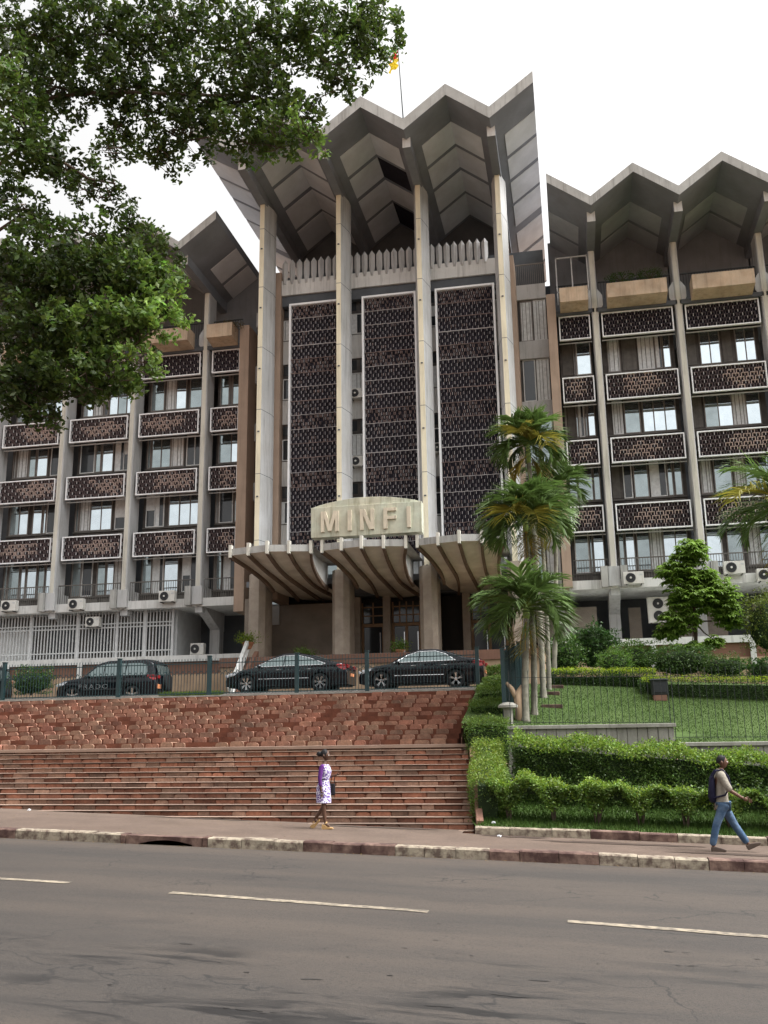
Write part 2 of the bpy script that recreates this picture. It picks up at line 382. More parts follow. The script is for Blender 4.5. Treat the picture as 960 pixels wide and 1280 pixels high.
# long tar and water stains lying on the asphalt
g = MB()
def blot(cx, cy, rx, ry, ang=0, n=12):
    ph = [random.uniform(.55, 1.15) for _ in range(n)]
    ph = [(ph[i-1]+ph[i]*2+ph[(i+1) % n])/4 for i in range(n)]
    c, s = math.cos(ang), math.sin(ang); pts = []
    for i in range(n):
        t = 2*math.pi*i/n; a = rx*ph[i]*math.cos(t); b = ry*ph[i]*math.sin(t)
        x = cx+a*c-b*s; y = cy+a*s+b*c; pts.append((x, y, zroad(x)+.004+.00002*len(g.f)))
    g.add(pts, [tuple(range(n))])
for px, py, rx, ry, an in ((60,1213,1.1,.06,-.03),(150,1222,.8,.07,-.1),(255,1240,.7,.06,-.12),(350,1240,.35,.03,-.1),(388,1224,.08,.035,0),(120,1205,.5,.03,-.05),
        (305,1262,.3,.03,-.1),(845,1207,.16,.07,.2),(840,1190,.18,.03,0),(640,1245,.2,.02,-.1),(675,1226,.05,.02,0),(450,1230,.4,.02,-.1),(235,1180,.08,.02,0),
        (350,1122,.6,.03,-.05),(585,1133,.4,.02,-.05),(545,1258,.1,.02,0),(480,1268,.45,.03,-.08),(20,1200,.5,.05,-.03)):
    v = _f*FPX+_R*(px-480)-_U*(py-640); t = -2.25/(v.z+.034*v.x); X, Y = v.x*t, v.y*t
    if rx > .3: continue
    n = max(3, int(rx*26))
    for q in range(n):
        u = random.uniform(-1,1); k = (1-abs(u))**.5
        blot(X+u*rx, Y+u*rx*math.tan(an)+random.gauss(0, ry*.55), random.uniform(.02,.09)*(.5+k), random.uniform(.006,.02)*(.5+k), an)
for q in range(70):
    x = random.uniform(-5,4); blot(x, random.uniform(8,18), random.uniform(.01,.035), random.uniform(.008,.02), 0)
struct(g, 'road_stains', M['patch'])
# pavement, near and far
g = MB(); g.grid(sheet([-45,-20,-2.6], [18.58, 24.2], lambda x, y: zside(x))); g.grid(sheet([-2.6,0,20,45], [18.58, 21.45], lambda x, y: zside(x)))
struct(g, 'pavement', M['pave'])
g = MB(); g.grid(sheet([-70,0,70], [-4, 2.9], lambda x, y: zside(x))); struct(g, 'near_pavement', M['pave'])
# joints of the pavement bricks
g = MB()
for j in range(16):
    y = 18.75+j*.21
    g.grid([[(-30, y, zside(-30)+.004), (-2.7, y, zside(-2.7)+.004)], [(-30, y+.012, zside(-30)+.004), (-2.7, y+.012, zside(-2.7)+.004)]])
    if y < 21.3: g.grid([[(-2.7, y, zside(-2.7)+.004), (30, y, zside(30)+.004)], [(-2.7, y+.012, zside(-2.7)+.004), (30, y+.012, zside(30)+.004)]])
struct(g, 'pavement_joints', M['mud'])
g = MB(); random.seed(5)
for cx, cy, rx, ry in ((.6,20.55,1.9,.2),(3.2,19.5,2.2,.16),(5.5,20.4,1.6,.3),(-1.4,21.1,.8,.2),(-9,22.3,1.5,.12),(-4.5,21.9,1.6,.14)):
    n = 30; ph = [random.uniform(.6,1.1) for _ in range(n)]
    g.add([(cx+rx*ph[i]*math.cos(2*math.pi*i/n), cy+ry*ph[i]*math.sin(2*math.pi*i/n), zside(cx+rx*ph[i]*math.cos(2*math.pi*i/n))+.009) for i in range(n)], [tuple(range(n))])
struct(g, 'mud_patches', M['mud'])
# kerbs of painted blocks
random.seed(3)
def kerb(x0, x1, y0, y1, h, pat, step, name, zlow=.3):
    g = MB(); x = x0; i = 0
    while x < x1:
        L = step*random.uniform(.85, 1.15); dz = random.uniform(-.012,.01); dy = random.uniform(-.012,.012)
        zl, zr = zside(x), zside(x+L-.015)
        a, b = x+.006, x+L-.006
        if name == 'kerb' and a < -7.34 and b > -8.96:
            if a < -8.96: b = -8.965
            elif b > -7.34: a = -7.335
            else: x += L; i += 1; continue
            zl, zr = zside(a), zside(b)
        if b-a > .03:
            c = .025
            vs = []
            for X, z in ((a, zl), (b, zr)):
                t = z+h+dz
                vs += [(X,y0+dy,z-zlow),(X,y0+dy,t-c),(X,y0+c+dy,t),(X,y1-.004,t),(X,y1-.004,z-zlow)]
            g.add(vs, [(0,1,2,3,4),(9,8,7,6,5),(0,5,6,1),(1,6,7,2),(2,7,8,3),(3,8,9,4)], pat(i, x))
        x += L; i += 1
    return struct(g, name, [M['kerbred'], M['kerbwhite']])
kerb(-40, 40, 18.33, 18.6, .035, lambda i, x: (int((x+40)/1.9) % 2), .63, 'kerb')
kerb(-70, 70, 2.85, 3.15, .012, lambda i, x: (i//2) % 2, .95, 'near_kerb')
kerb(-2.3, 30, 21.3, 21.48, .17, lambda i, x: 1 if (int((x+2.3)/1.75) % 2 == 0) else 0, .88, 'garden_kerb')
# drain mouth in the kerb
g = MB(); X0, X1 = -8.95, -7.35; n = 12
top = [(X0+(X1-X0)*i/n, zside(X0+(X1-X0)*i/n)+.012) for i in range(n+1)]
arch = [(X0+.2+(X1-X0-.4)*i/n, zside(-8.15)-.14+.085*math.sin(math.pi*i/n)) for i in range(n+1)]
poly = [(X0, zside(X0)-.3)]+top+[(X1, zside(X1)-.3)]+[(X1-.2, zside(X1)-.3)]+arch[::-1]+[(X0+.2, zside(X0)-.3)]
g.extr(poly, 'y', 18.33, 18.6); struct(g, 'drain_kerb', M['kerbred'])

# ------------------------------------------------------------------ the broad stone staircase
RX = -2.72
stairs = thing('staircase', 'broad red stone staircase climbing from the pavement to the fenced car park', 'staircase', (-16, 24, -1.8))
random.seed(21)
def stone(mb, x, w, y, d, zb, zt, mi, tint, rnd=.05):
    r = min(rnd, w*.3); h = zt-zb
    n = 3; pts = [(x, zb)]
    for i in range(n+1):
        a = math.pi - (math.pi/2)*i/n; pts.append((x+r+r*math.cos(a), zt-r*.75+r*.75*math.sin(a)))
    for i in range(n+1):
        a = math.pi/2 - (math.pi/2)*i/n; pts.append((x+w-r+r*math.cos(a), zt-r*.75+r*.75*math.sin(a)))
    pts.append((x+w, zb))
    # front slightly battered
    m = len(pts); cx = x+w/2
    vs = [(cx+(p[0]-cx)*.97, y, zb+(p[1]-zb)*.985) for p in pts] + [(p[0], y+.03, p[1]) for p in pts] + [(p[0], y+d, p[1]) for p in pts]
    fs = [tuple(range(m))] + [(k*m+i, k*m+(i+1) % m, (k+1)*m+(i+1) % m, (k+1)*m+i) for k in (0,1) for i in range(m)]
    mb.add(vs, fs, mi, tint)
lo = MB(); noz = MB(); up = MB(); XL = -31.0
RIS = .123
for k in range(17):
    zt = -.16 - RIS*k; y = 26.15 - .283*k
    RX = -2.93+.036*k
    lo.box(XL, RX, y+.02, 27.2, zt-RIS, zt-.03, 1)
    x = XL + random.uniform(0, .4)
    while x < RX:
        w = random.uniform(.30, .66); w = min(w, RX-x)
        if w < .12: break
        t = random.choice((.62,.75,.9,1.0,1.12,1.25)); big = random.random()
        tc = (t*1.05, t*(.9 if big < .55 else 1.25), t*(.82 if big < .55 else 1.3))
        stone(lo, x+.006, w-.012, y-random.uniform(0,.02), .05, zt-RIS+.002, zt-.018-random.uniform(0,.02), 0, tc, random.choice((.03,.05,.09)))
        x += w
    x = XL
    while x < RX:
        w = min(random.uniform(1.6, 5.5), RX-x)
        t = random.choice((.75, .95, 1.1, 1.3)); 
        noz.box(x, x+w-.01, y-.03-random.uniform(0,.015), y+.32, zt-.011, zt-random.uniform(0,.004), 0, t)
        x += w
lo.build('lower_flight', [M['step'], M['stepjoint']], stairs); noz.build('tread_nosing', M['nosing'], stairs)
g = MB(); g.box(XL, -2.93, 26.06, 27.6, -.235, -.155, 0, 1.25); g.build('landing', M['nosing'], stairs)
RX = -3.25; RIS = .145; UY0, TR = 27.35, .47; drift = 0
xs = []; x = XL-2
while x < RX+2.5: xs.append(x); x += random.uniform(.38,.50)
for k in range(12):
    zb = -.155 + RIS*k; zt = zb+RIS*1.01; y = UY0 + TR*k
    up.box(XL, RX-.12, y+.035, 33.35, zb-.02, zt-.004, 1)
    drift += random.uniform(-.01, .09)
    x = XL
    for i in range(len(xs)-1):
        a = xs[i]+drift-.3; b = xs[i+1]+drift-.3
        if random.random() < .13: continue
        if a < XL or b > RX-.1: continue
        gp = random.uniform(.025, .10)
        t = random.uniform(.78, 1.15); wm = random.uniform(.9, 1.25)
        stone(up, a+gp/2, b-a-gp, y-random.uniform(0,.03), random.uniform(.3,.46), zb, zt+random.uniform(-.035,.018), 0, (t*1.02, t*wm, t*wm), random.uniform(.05,.12))
up.build('upper_flight', [M['step'], M['stepjoint']], stairs)
g = MB()
for (ya, za, yb, zb, xa, xb) in ((21.75,-1.78,26.3,-.02,-2.30,-2.93),(26.3,-.02,27.3,-.02,-2.93,-3.05),(27.3,-.02,33.1,1.72,-3.25,-3.25)):
    vs = [(xa,ya,-2.6),(xb,yb,-2.6),(xb,yb,zb),(xa,ya,za),(xa+.15,ya,-2.6),(xb+.15,yb,-2.6),(xb+.15,yb,zb),(xa+.15,ya,za)]
    g.add(vs, [(0,1,2,3),(4,7,6,5),(0,3,7,4),(1,5,6,2),(3,2,6,7)])
g.build('side_kerb', M['brownwall'], stairs)
# terrace with the car park
TZ = 1.80
def sst(a): a = max(0, min(1, a)); return a*a*(3-2*a)
def zpark(x, y):
    if y < 33: return 1.60
    return TZ - .18*sst((-14.3-x)/1.5)*sst((y-35)/2)
g = MB()
g.grid(sheet([-45,-30,-17,-16.5,-16,-15.5,-15,-14.5,-14,-8,-2.0], [32.9, 34.4, 35, 35.5, 36, 36.5, 37, 40, 46], zpark)); struct(g, 'car_park', M['asphalt'])
g = MB(); x = -31
while x < RX-.1:
    L = min(random.uniform(.9,1.4), RX-.1-x); g.box(x, x+L-.01, 32.98, 33.4, 1.5, 1.66+random.uniform(-.008,.008)); x += L
struct(g, 'terrace_kerb', M['gwall'])

# ------------------------------------------------------------------ the ministry building
BL = thing('office_building', 'grey concrete ministry with zigzag roofs, dark lattice screens and a tall columned centre', 'building', (-8.5, 44, 1.8))
def part(mb, name, mats, parent=BL, **k): return mb.build(name, mats, parent, **k)
CX = [-14.92, -10.72, -6.48, -2.35]
def hexcol(mb, x, y, hw0, hw1, d1, d2, z0, z1, mf, ms):
    P = [(x-hw0,y),(x+hw0,y),(x+hw1,y+d1),(x+hw1,y+d2),(x-hw1,y+d2),(x-hw1,y+d1)]
    n = 6; vs = [(p[0],p[1],z0) for p in P]+[(p[0],p[1],z1) for p in P]
    mb.add(vs, [(0,1,7,6)], mf); mb.add(vs, [(1,2,8,7),(2,3,9,8),(3,4,10,9),(4,5,11,10),(5,0,6,11),(0,5,4,3,2,1),(6,7,8,9,10,11)], ms)
for i, x in enumerate(CX):
    g = MB(); hexcol(g, x, 43.15, .125, .36, .95, 1.35, 7.9, 28.2, 0, 1); c = part(g, 'column', [M['cream'], M['colgrey']])
    j = MB()
    for k in range(7):
        z = 9.6+k*3.4 - (.25*i)
        if z < 27.6: hexcol(j, x, 43.146, .126, .364, .95, 1.354, z, z+.025, 0, 0)
        j.box(x-.05, x+.05, 43.11, 43.15, z-1.2, z-1.14)
    j.build('joint', M['darkwall'], c)
    g = MB(); g.extr([(x-.2,43.05),(x+.2,43.05),(x+.42,43.4),(x+.42,44.5),(x-.42,44.5),(x-.42,43.4)], 'z', 3.7, 7.92)
    p = part(g, 'column_base', M['stoneclad'])

# --- folded roofs
def folded_roof(xs, ridge_first, yf, yb, zr_u, zv_u, th, rows, name, skip=(), vshift=.28, pm_='soffit_panel'):
    """xs: alternate ridge/valley lines; underside heights zr_u, zv_u"""
    m = MB(); zs = []
    for i in range(len(xs)): zs.append(zr_u if (i % 2 == 0) == ridge_first else zv_u)
    for i in range(len(xs)-1):
        x0, x1, a, b = xs[i], xs[i+1], zs[i], zs[i+1]
        vs = [(x0,yf,a),(x1,yf,b),(x1,yf,b+th),(x0,yf,a+th),(x0,yb,a),(x1,yb,b),(x1,yb,b+th),(x0,yb,a+th)]
        m.add(vs, [(0,1,2,3)], 1); m.add(vs, [(4,7,6,5),(0,4,5,1),(3,2,6,7)], 0)
        if i == 0: m.add(vs, [(0,3,7,4)], 0)
        if i == len(xs)-2: m.add(vs, [(1,5,6,2)], 0)
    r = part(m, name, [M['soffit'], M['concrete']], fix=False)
    for i in range(len(xs)-1):
        ridge_left = zs[i] > zs[i+1]
        xr, xv = (xs[i], xs[i+1]) if ridge_left else (xs[i+1], xs[i])
        zr, zv = zr_u, zv_u
        for q, (ya, yb2) in enumerate(rows):
            t1 = 1-vshift; xa = xr; xb = xr+(xv-xr)*t1; za = zr; zb = zr+(zv-zr)*t1
            dark = (i, q) in skip
            d = .035
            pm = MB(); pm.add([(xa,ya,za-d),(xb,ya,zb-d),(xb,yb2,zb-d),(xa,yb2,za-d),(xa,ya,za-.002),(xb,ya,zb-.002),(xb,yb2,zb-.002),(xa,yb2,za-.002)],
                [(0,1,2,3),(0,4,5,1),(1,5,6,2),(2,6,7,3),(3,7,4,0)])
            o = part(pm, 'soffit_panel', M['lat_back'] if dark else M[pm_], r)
            if dark: tag(o, 'missing soffit panel showing a dark hole')
    for i in range(len(xs)):
        if zs[i] == zv_u:
            b = MB(); x = xs[i]; e = .8; w = .20
            b.add([(x-w,yf+e,zv_u-.42),(x+w,yf+e,zv_u-.42),(x+w,yf+e,zv_u+.12),(x-w,yf+e,zv_u+.12),
                   (x-w,yb,zv_u-.55),(x+w,yb,zv_u-.55),(x+w,yb,zv_u+.12),(x-w,yb,zv_u+.12)], [(0,1,2,3)], 1)
            b.add(b.v[-8:], [(4,7,6,5),(0,4,5,1),(1,5,6,2),(0,3,7,4)], 0)
            b.build('roof_beam', [M['soffit'], M['conc_pale']], r)
    return r
RO = [-17.45,-14.92,-12.8,-10.72,-8.6,-6.48,-4.4,-2.35,-.22]
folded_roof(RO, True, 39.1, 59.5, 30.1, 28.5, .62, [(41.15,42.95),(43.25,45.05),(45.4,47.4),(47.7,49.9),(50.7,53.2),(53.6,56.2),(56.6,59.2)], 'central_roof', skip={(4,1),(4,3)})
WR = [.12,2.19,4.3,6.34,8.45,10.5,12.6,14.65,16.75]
folded_roof(WR, True, 42.3, 52, 26.75, 25.2, .5, [(45.0,46.7),(47.0,48.9),(49.2,51.6)], 'wing_roof', pm_='wing_panel_shaded')
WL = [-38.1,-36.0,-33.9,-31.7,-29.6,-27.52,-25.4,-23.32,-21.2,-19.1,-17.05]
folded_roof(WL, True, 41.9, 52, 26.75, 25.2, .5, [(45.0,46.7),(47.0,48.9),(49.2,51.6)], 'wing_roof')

# --- central block behind the columns
g = MB(); g.box(-14.5,-2.75,45.0,45.4,23.55,24.42); part(g, 'parapet_band', M['conc_pale'])
x = -14.2; fins = []
i = 0
while x < -2.9:
    if all(abs(x-c+.0) > .05 for c in CX):
        g = MB(); w = .165; y0 = 44.86
        pts = [(x,24.1),(x+w*.75,24.4),(x+w,25.15),(x,25.72),(x-w,25.15),(x-w*.75,24.4)]
        pts = [(x-.09,24.12),(x+.09,24.12),(x+w,24.7),(x+w,25.42),(x,25.68),(x-w,25.42),(x-w,24.75)]
        n = len(pts); vs = [(p[0],45.05,p[1]) for p in pts]+[(x,y0,24.3),(x,y0,25.35)]
        g.add(vs, [tuple(range(n)),(0,1,7),(1,2,7),(2,3,8,7),(3,4,8),(4,5,8),(5,6,7,8),(6,0,7)])
        part(g, 'parapet_fin', M['colgrey'])
    x += .405
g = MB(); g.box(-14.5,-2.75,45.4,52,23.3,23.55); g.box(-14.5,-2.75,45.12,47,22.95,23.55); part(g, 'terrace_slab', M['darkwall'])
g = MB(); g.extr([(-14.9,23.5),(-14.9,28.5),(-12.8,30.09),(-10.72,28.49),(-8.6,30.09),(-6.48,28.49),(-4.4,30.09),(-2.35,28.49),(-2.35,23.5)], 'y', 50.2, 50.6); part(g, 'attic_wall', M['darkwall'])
for xa, xb in ((-14.88,-14.38),(-2.5,-1.8)):
    g = MB(); g.box(xa, xb, 44.9, 46.9, 6.9, 24.9 if xa < -10 else 24.4); part(g, 'brown_pier', M['brownpier'])
for xa, xb in ((-17.0,-16.46),(-.25,.2)):
    g = MB(); g.box(xa, xb, 45.75, 47.4, 6.5 if xa < -10 else 7.0, 22.4); part(g, 'brown_pier', M['brownpier'])

wc = 0
def ribbon(x0, x1, y, z0, z1, units, kind='wing'):
    """one window band: joinery backing, frames and panes. units: list of (u0,u1,type)"""
    global wc; wc += 1
    W = x1-x0; b = MB(); b.box(x0, x1, y, y+.2, z0, z1, 0)
    if kind == 'wing':
        full = []; q = .02
        for u in sorted(units)+[(.98,1,'')]:
            if u[0]-q > .07: full.append((q+.01, u[0]-.01, random.choice(('s','m','m','d'))))
            if u[2]: full.append(u if not (u[2] == 'w' and random.random() < .55) else (u[0],u[1],'m')); q = u[1]
        units = full
    fr = MB(); pn = MB(); H = z1-z0
    zsill = z0+H*.20; ztop = z1-H*.05
    if kind == 'strip': zsill = z0+.04; ztop = z1-.04
    for u0, u1, ty in units:
        a, c = x0+W*u0, x0+W*u1
        if ty == 'w':       # weathered board panel
            b.box(a+.03, c-.03, y-.03, y-.002, zsill+.05, ztop-.05, 1)
            continue
        mi = {'s':0,'d':1,'c':2,'m':3}[ty[0]]
        fm = 0 if (len(ty) > 1 and ty[1] == 'W') else 1
        t = .05; yy = y-.07
        fr.box(a, c, yy, y-.002, zsill, zsill+t, fm); fr.box(a, c, yy, y-.002, ztop-t, ztop, fm)
        fr.box(a, a+t, yy, y-.002, zsill+t, ztop-t, fm); fr.box(c-t, c, yy, y-.002, zsill+t, ztop-t, fm)
        n = max(1, round((c-a)/.62))
        for i in range(1, n):
            q = a+(c-a)*i/n; fr.box(q-.025, q+.025, yy, y-.002, zsill+t, ztop-t, fm)
        for i in range(n):
            q0 = a+(c-a)*i/n+.03; q1 = a+(c-a)*(i+1)/n-.03; m_ = mi
            rr_ = random.random()
            if mi == 2 and rr_ < .45: m_ = 3
            if mi == 0 and rr_ < .32: m_ = 2 if rr_ < .12 else 3
            tl = random.uniform(-.012, .012)
            if len(ty) > 2 and i == 0:   # an open casement swung out
                pn.add([(q0,y-.05,zsill+t),(q0+(q1-q0)*.55,y-.42,zsill+t),(q0+(q1-q0)*.55,y-.42,ztop-t),(q0,y-.05,ztop-t)], [(0,1,2,3)], m_)
                pn.box(q0, q1, y-.012, y-.006, zsill+t, ztop-t, 1)
            else:
                pn.add([(q0,y-.035+tl,zsill+t),(q1,y-.035-tl,zsill+t),(q1,y-.035-tl,ztop-t),(q0,y-.035+tl,ztop-t)], [(0,1,2,3)], m_)
                if m_ == 1 and random.random() < .45:      # a curtain or blind drawn part of the way
                    f_ = random.uniform(.25,.7)
                    if random.random() < .6: pn.box(q0+.01, q0+(q1-q0)*f_, y-.052, y-.05, zsill+t, ztop-t, 2)
                    else: pn.box(q0+.01, q1-.01, y-.052, y-.05, ztop-t-(ztop-zsill)*f_, ztop-t, 2)
                if m_ == 2:
                    for kk in range(3):
                        xx = q0+(q1-q0)*(kk+.5+random.uniform(-.2,.2))/3; pn.box(xx-.012, xx+.012, y-.06, y-.05, zsill+t, ztop-t, 4)
    if kind == 'wing':
        b.box(x0, x1, y-.09, y-.002, zsill-.09, zsill-.02, 1)
        for u in (.27,.52,.77):
            q = x0+W*u; b.box(q-.015, q+.015, y-.03, y-.002, z0, zsill-.1, 1)
            if random.random() < .5: b.box(q+.05, q+W*.2, y-.02, y-.002, z0+.08, zsill-.14, 1)
    w = part(b, 'window', [M['wood'], M['wood2']])
    if fr.v: fr.build('frame', [M['winframe'], M['grayframe']], w)
    if pn.v: pn.build('pane', [M['glass_sky'], M['glass_dark'], M['curtain'], M['glass_mid'], M['wood2']], w, fix=False)
    return w

def lattice(x0, x1, y, z0, z1, seed, warm=(.55,.5), small=False, nomesh=False, label=None):
    """brise-soleil panel: dark backing, staggered clay elements with pale tips, white frame"""
    r = random.Random(seed); W = x1-x0; H = z1-z0
    b = MB(); b.box(x0, x1, y+.16, y+.2, z0, z1, 0)
    px_, pz = .22, .205; nz = max(3, round(H/pz)); pz = H/nz; nx = round(W/px_); px_ = W/nx
    e = MB(); ox = r.uniform(-.18, .18)
    for j in range(nz):
        for i in range(nx):
            if (i+j) % 2: continue
            cx = x0+(i+.5)*px_; cz = z0+(j+.5)*pz
            u = (cx-x0)/W-.58-ox; v = (cz-z0)/H-.5
            wm = math.exp(-(u*u/.10+v*v/.14)) if warm else 0  # off-centre patch where lit inner faces are painted into the hood colour
            wm += r.uniform(-.22,.22)
            # U shaped clay hood
            mi = 2 if wm > .42 else 1
            hw = px_*.80; h = pz*.95
            e.box(cx-hw, cx+hw, y+.02, y+.17, cz+h*.42, cz+h*.42+.022, mi)
            e.box(cx-hw, cx-hw+.028, y+.03, y+.17, cz-h*.35, cz+h*.42, mi)
            e.box(cx+hw-.028, cx+hw, y+.03, y+.17, cz-h*.35, cz+h*.42, mi)
            k = r.uniform(.7, 1.05)
            e.box(cx-.012, cx+.012, y-.005, y+.05, cz-h*.40*k, cz+h*.40, 0 if mi == 1 or r.random() < .5 else 2)
    p = part(b, 'lattice_panel', [M['lat_back2'] if warm else M['lat_back']])
    e.build('lattice', [M['lat_dash'], M['lat_mid'] if warm else M['lat_dark'], M['lat_warm']], p, fix=False)
    f = MB(); t = .06
    f.box(x0-t, x1+t, y-.03, y+.12, z0-t, z0); f.box(x0-t, x1+t, y-.03, y+.12, z1, z1+t)
    f.box(x0-t, x0, y-.03, y+.12, z0, z1); f.box(x1, x1+t, y-.03, y+.12, z0, z1)
    f.build('frame', M['white'], p)
    return p

random.seed(77)
# tall central screens, one frame with many bands
for bi, (xa, xb) in enumerate(((-13.74,-11.15),(-9.75,-7.05),(-5.84,-2.95))):
    r = random.Random(50+bi); y = 44.75; z0, z1 = 8.7, 22.75
    if True:
        b = MB(); b.box(xa, xb, y+.17, y+.2, z0, z1); p = part(b, 'tall_lattice_panel', M['lat_back'])
        nb = 18; bh = (z1-z0)/nb; e = MB(); ln = MB()
        nx = 20; pw = (xb-xa)/nx
        for k in range(nb):
            warm = (k % 4 == (1+bi*0) )
            zb = z0+k*bh
            for j in range(4):
                for i in range(nx):
                    if (i+j) % 2: continue
                    cx = xa+(i+.5)*pw; cz = zb+(j+.5)*bh/4
                    mi = 2 if (warm and r.random() < .8) or r.random() < .10 else 1
                    e.box(cx-pw*.8, cx-pw*.8+.02, y+.03, y+.17, cz-.07, cz+.08, mi)
                    if mi == 2: e.box(cx+pw*.8-.02, cx+pw*.8, y+.03, y+.17, cz-.07, cz+.08, mi)
                    if not warm or r.random() < .55: e.box(cx-.013, cx+.013, y, y+.06, cz-.075*r.uniform(.6,1.2), cz+.08, 0)
            if k:
                nn = 12; amp = r.uniform(.004,.016)
                tp = [(xa+(xb-xa)*i/nn, zb+.016+(amp if i % 2 else -amp)) for i in range(nn+1)]
                th_ = .024 if k % 4 == 3 else .013
                ln.extr(tp+[(p_[0], p_[1]-th_) for p_ in tp[::-1]], 'y', y-.03, y+.05, 0 if r.random() < .55 else 1)
        e.build('lattice', [M['lat_tip2'], M['lat_dark'], M['lat_warm2']], p, fix=False)
        ln.build('shelf', [M['lat_dash'], M['lat_warm2']], p)
        f = MB(); t = .10
        f.box(xa-t, xa, y-.08, y+.18, z0-.6, z1+t); f.box(xb, xb+t, y-.08, y+.18, z0-.6, z1+t); f.box(xa, xb, y-.08, y+.14, z1, z1+t)
        f.build('frame', M['white'], p)
# window strips and spandrels behind them
for k in range(5):
    z0 = 21.05-3.4*k
    for (xa, xb) in ((-14.38,-10.8),(-10.7,-6.5),(-6.4,-2.5)):
        L = xb-xa
        us = []; q = 0
        while q < .97:
            w = min(.17, 1-q); us.append((q, q+w, 'dW' if random.random() < .5 else 'cW')); q += w
        ribbon(xa, xb, 45.5, z0, z0+1.25, us, 'strip')
        b = MB(); b.box(xa, xb, 45.5, 45.7, z0+1.25, z0+2.05)
        w = part(b, 'transom', M['wood']); f = MB()
        for i in range(8):
            q = xa+L*(i+.08)/8; f.box(q, q+L*.08, 45.47, 45.499, z0+1.42, z0+1.95)
        f.build('pane', M['glass_dark'], w)
        g = MB(); g.box(xa, xb, 45.42, 45.7, max(7.75, z0-1.35), z0-.02); part(g, 'spandrel', M['conc_pale'])
g = MB(); g.box(-16.4,-.3,47.6,48,7.3,26); part(g, 'core_wall', M['darkwall'])
# connecting bays
for (xa, xb) in ((-16.46,-14.9),(-1.8,-.27)):
    for k in range(5):
        z0 = 19.4-3.38*k+1.0
        g = MB(); g.box(xa, xb, 46.9, 47.6, z0-1.0, z0); part(g, 'spandrel', M['colgrey'])
        L = xb-xa
        ribbon(xa, xb, 47.1, z0, z0+2.4, [(.08,.50,'dW' if k % 2 else 'c'),(.54,.97,'cW')], 'strip')
    g = MB(); g.box(xa, xb, 46.9, 48, 22.8, 23.65); part(g, 'spandrel', M['colgrey'])
# balcony rail above the right-hand connecting bay and below the big roof
g = MB()
for i in range(15):
    x = -1.75+.105*i; g.box(x-.012, x+.012, 47.0, 47.02, 23.65, 24.9)
g.box(-1.8,-.25,46.98,47.04,24.86,24.92); part(g, 'balcony_rail', M['grayframe'])

# --- wings
PR = [2.19,6.34,10.5,14.65]; PLX = [-19.1,-23.32,-27.52,-31.7,-35.9]
def pillar(x, z0=6.95):
    g = MB(); hw = .17
    hexcol(g, x, 46.0, .12, hw, .07, 1.05, z0+.0, 25.0, 0, 1)
    # the widened node that carries the planter boxes
    z = 21.2; P = [(x-.16,z),(x+.16,z),(x+.42,z+.45),(x+.42,z+1.0),(x+.2,z+1.35),(x-.2,z+1.35),(x-.42,z+1.0),(x-.42,z+.45)]
    g.extr(P, 'y', 46.06, 46.5, 1)
    part(g, 'pillar', [M['pilcream'], M['colgrey']])
    g = MB(); g.extr([(45.92,7.0),(45.92,7.95),(49.3,7.95),(49.3,5.9),(48.6,5.95),(46.2,6.98)], 'x', x-.27, x+.27, 0)
    g.box(x-.2, x+.2, 46.2, 46.6, 6.6, 7.0, 0)
    for s in ((-1,1) if x > 0 else (-1,)): g.box(x+s*.30, x+s*.62, 45.75, 46.1, 6.95, 7.95, 1)
    part(g, 'haunch', [M['colgrey'], M['concrete']])
    g = MB(); g.box(x-.28, x+.28, 48.6, 49.2, 3.7, 6.4); part(g, 'strut', M['colgrey'])
for x in PR+PLX: pillar(x)
ROWS = [(9.80,11.02),(13.24,14.44),(16.56,17.82),(19.99,21.20)]
WIN = [(7.34,9.72),(11.1,13.16),(14.52,16.48),(17.9,19.92)]
bays = [(.28,1.95),(2.45,6.08),(6.6,10.24),(10.76,14.4)] + [(-18.8,-17.08),(-23.02,-19.4),(-27.22,-23.62),(-31.4,-27.82),(-35.6,-32.0)]
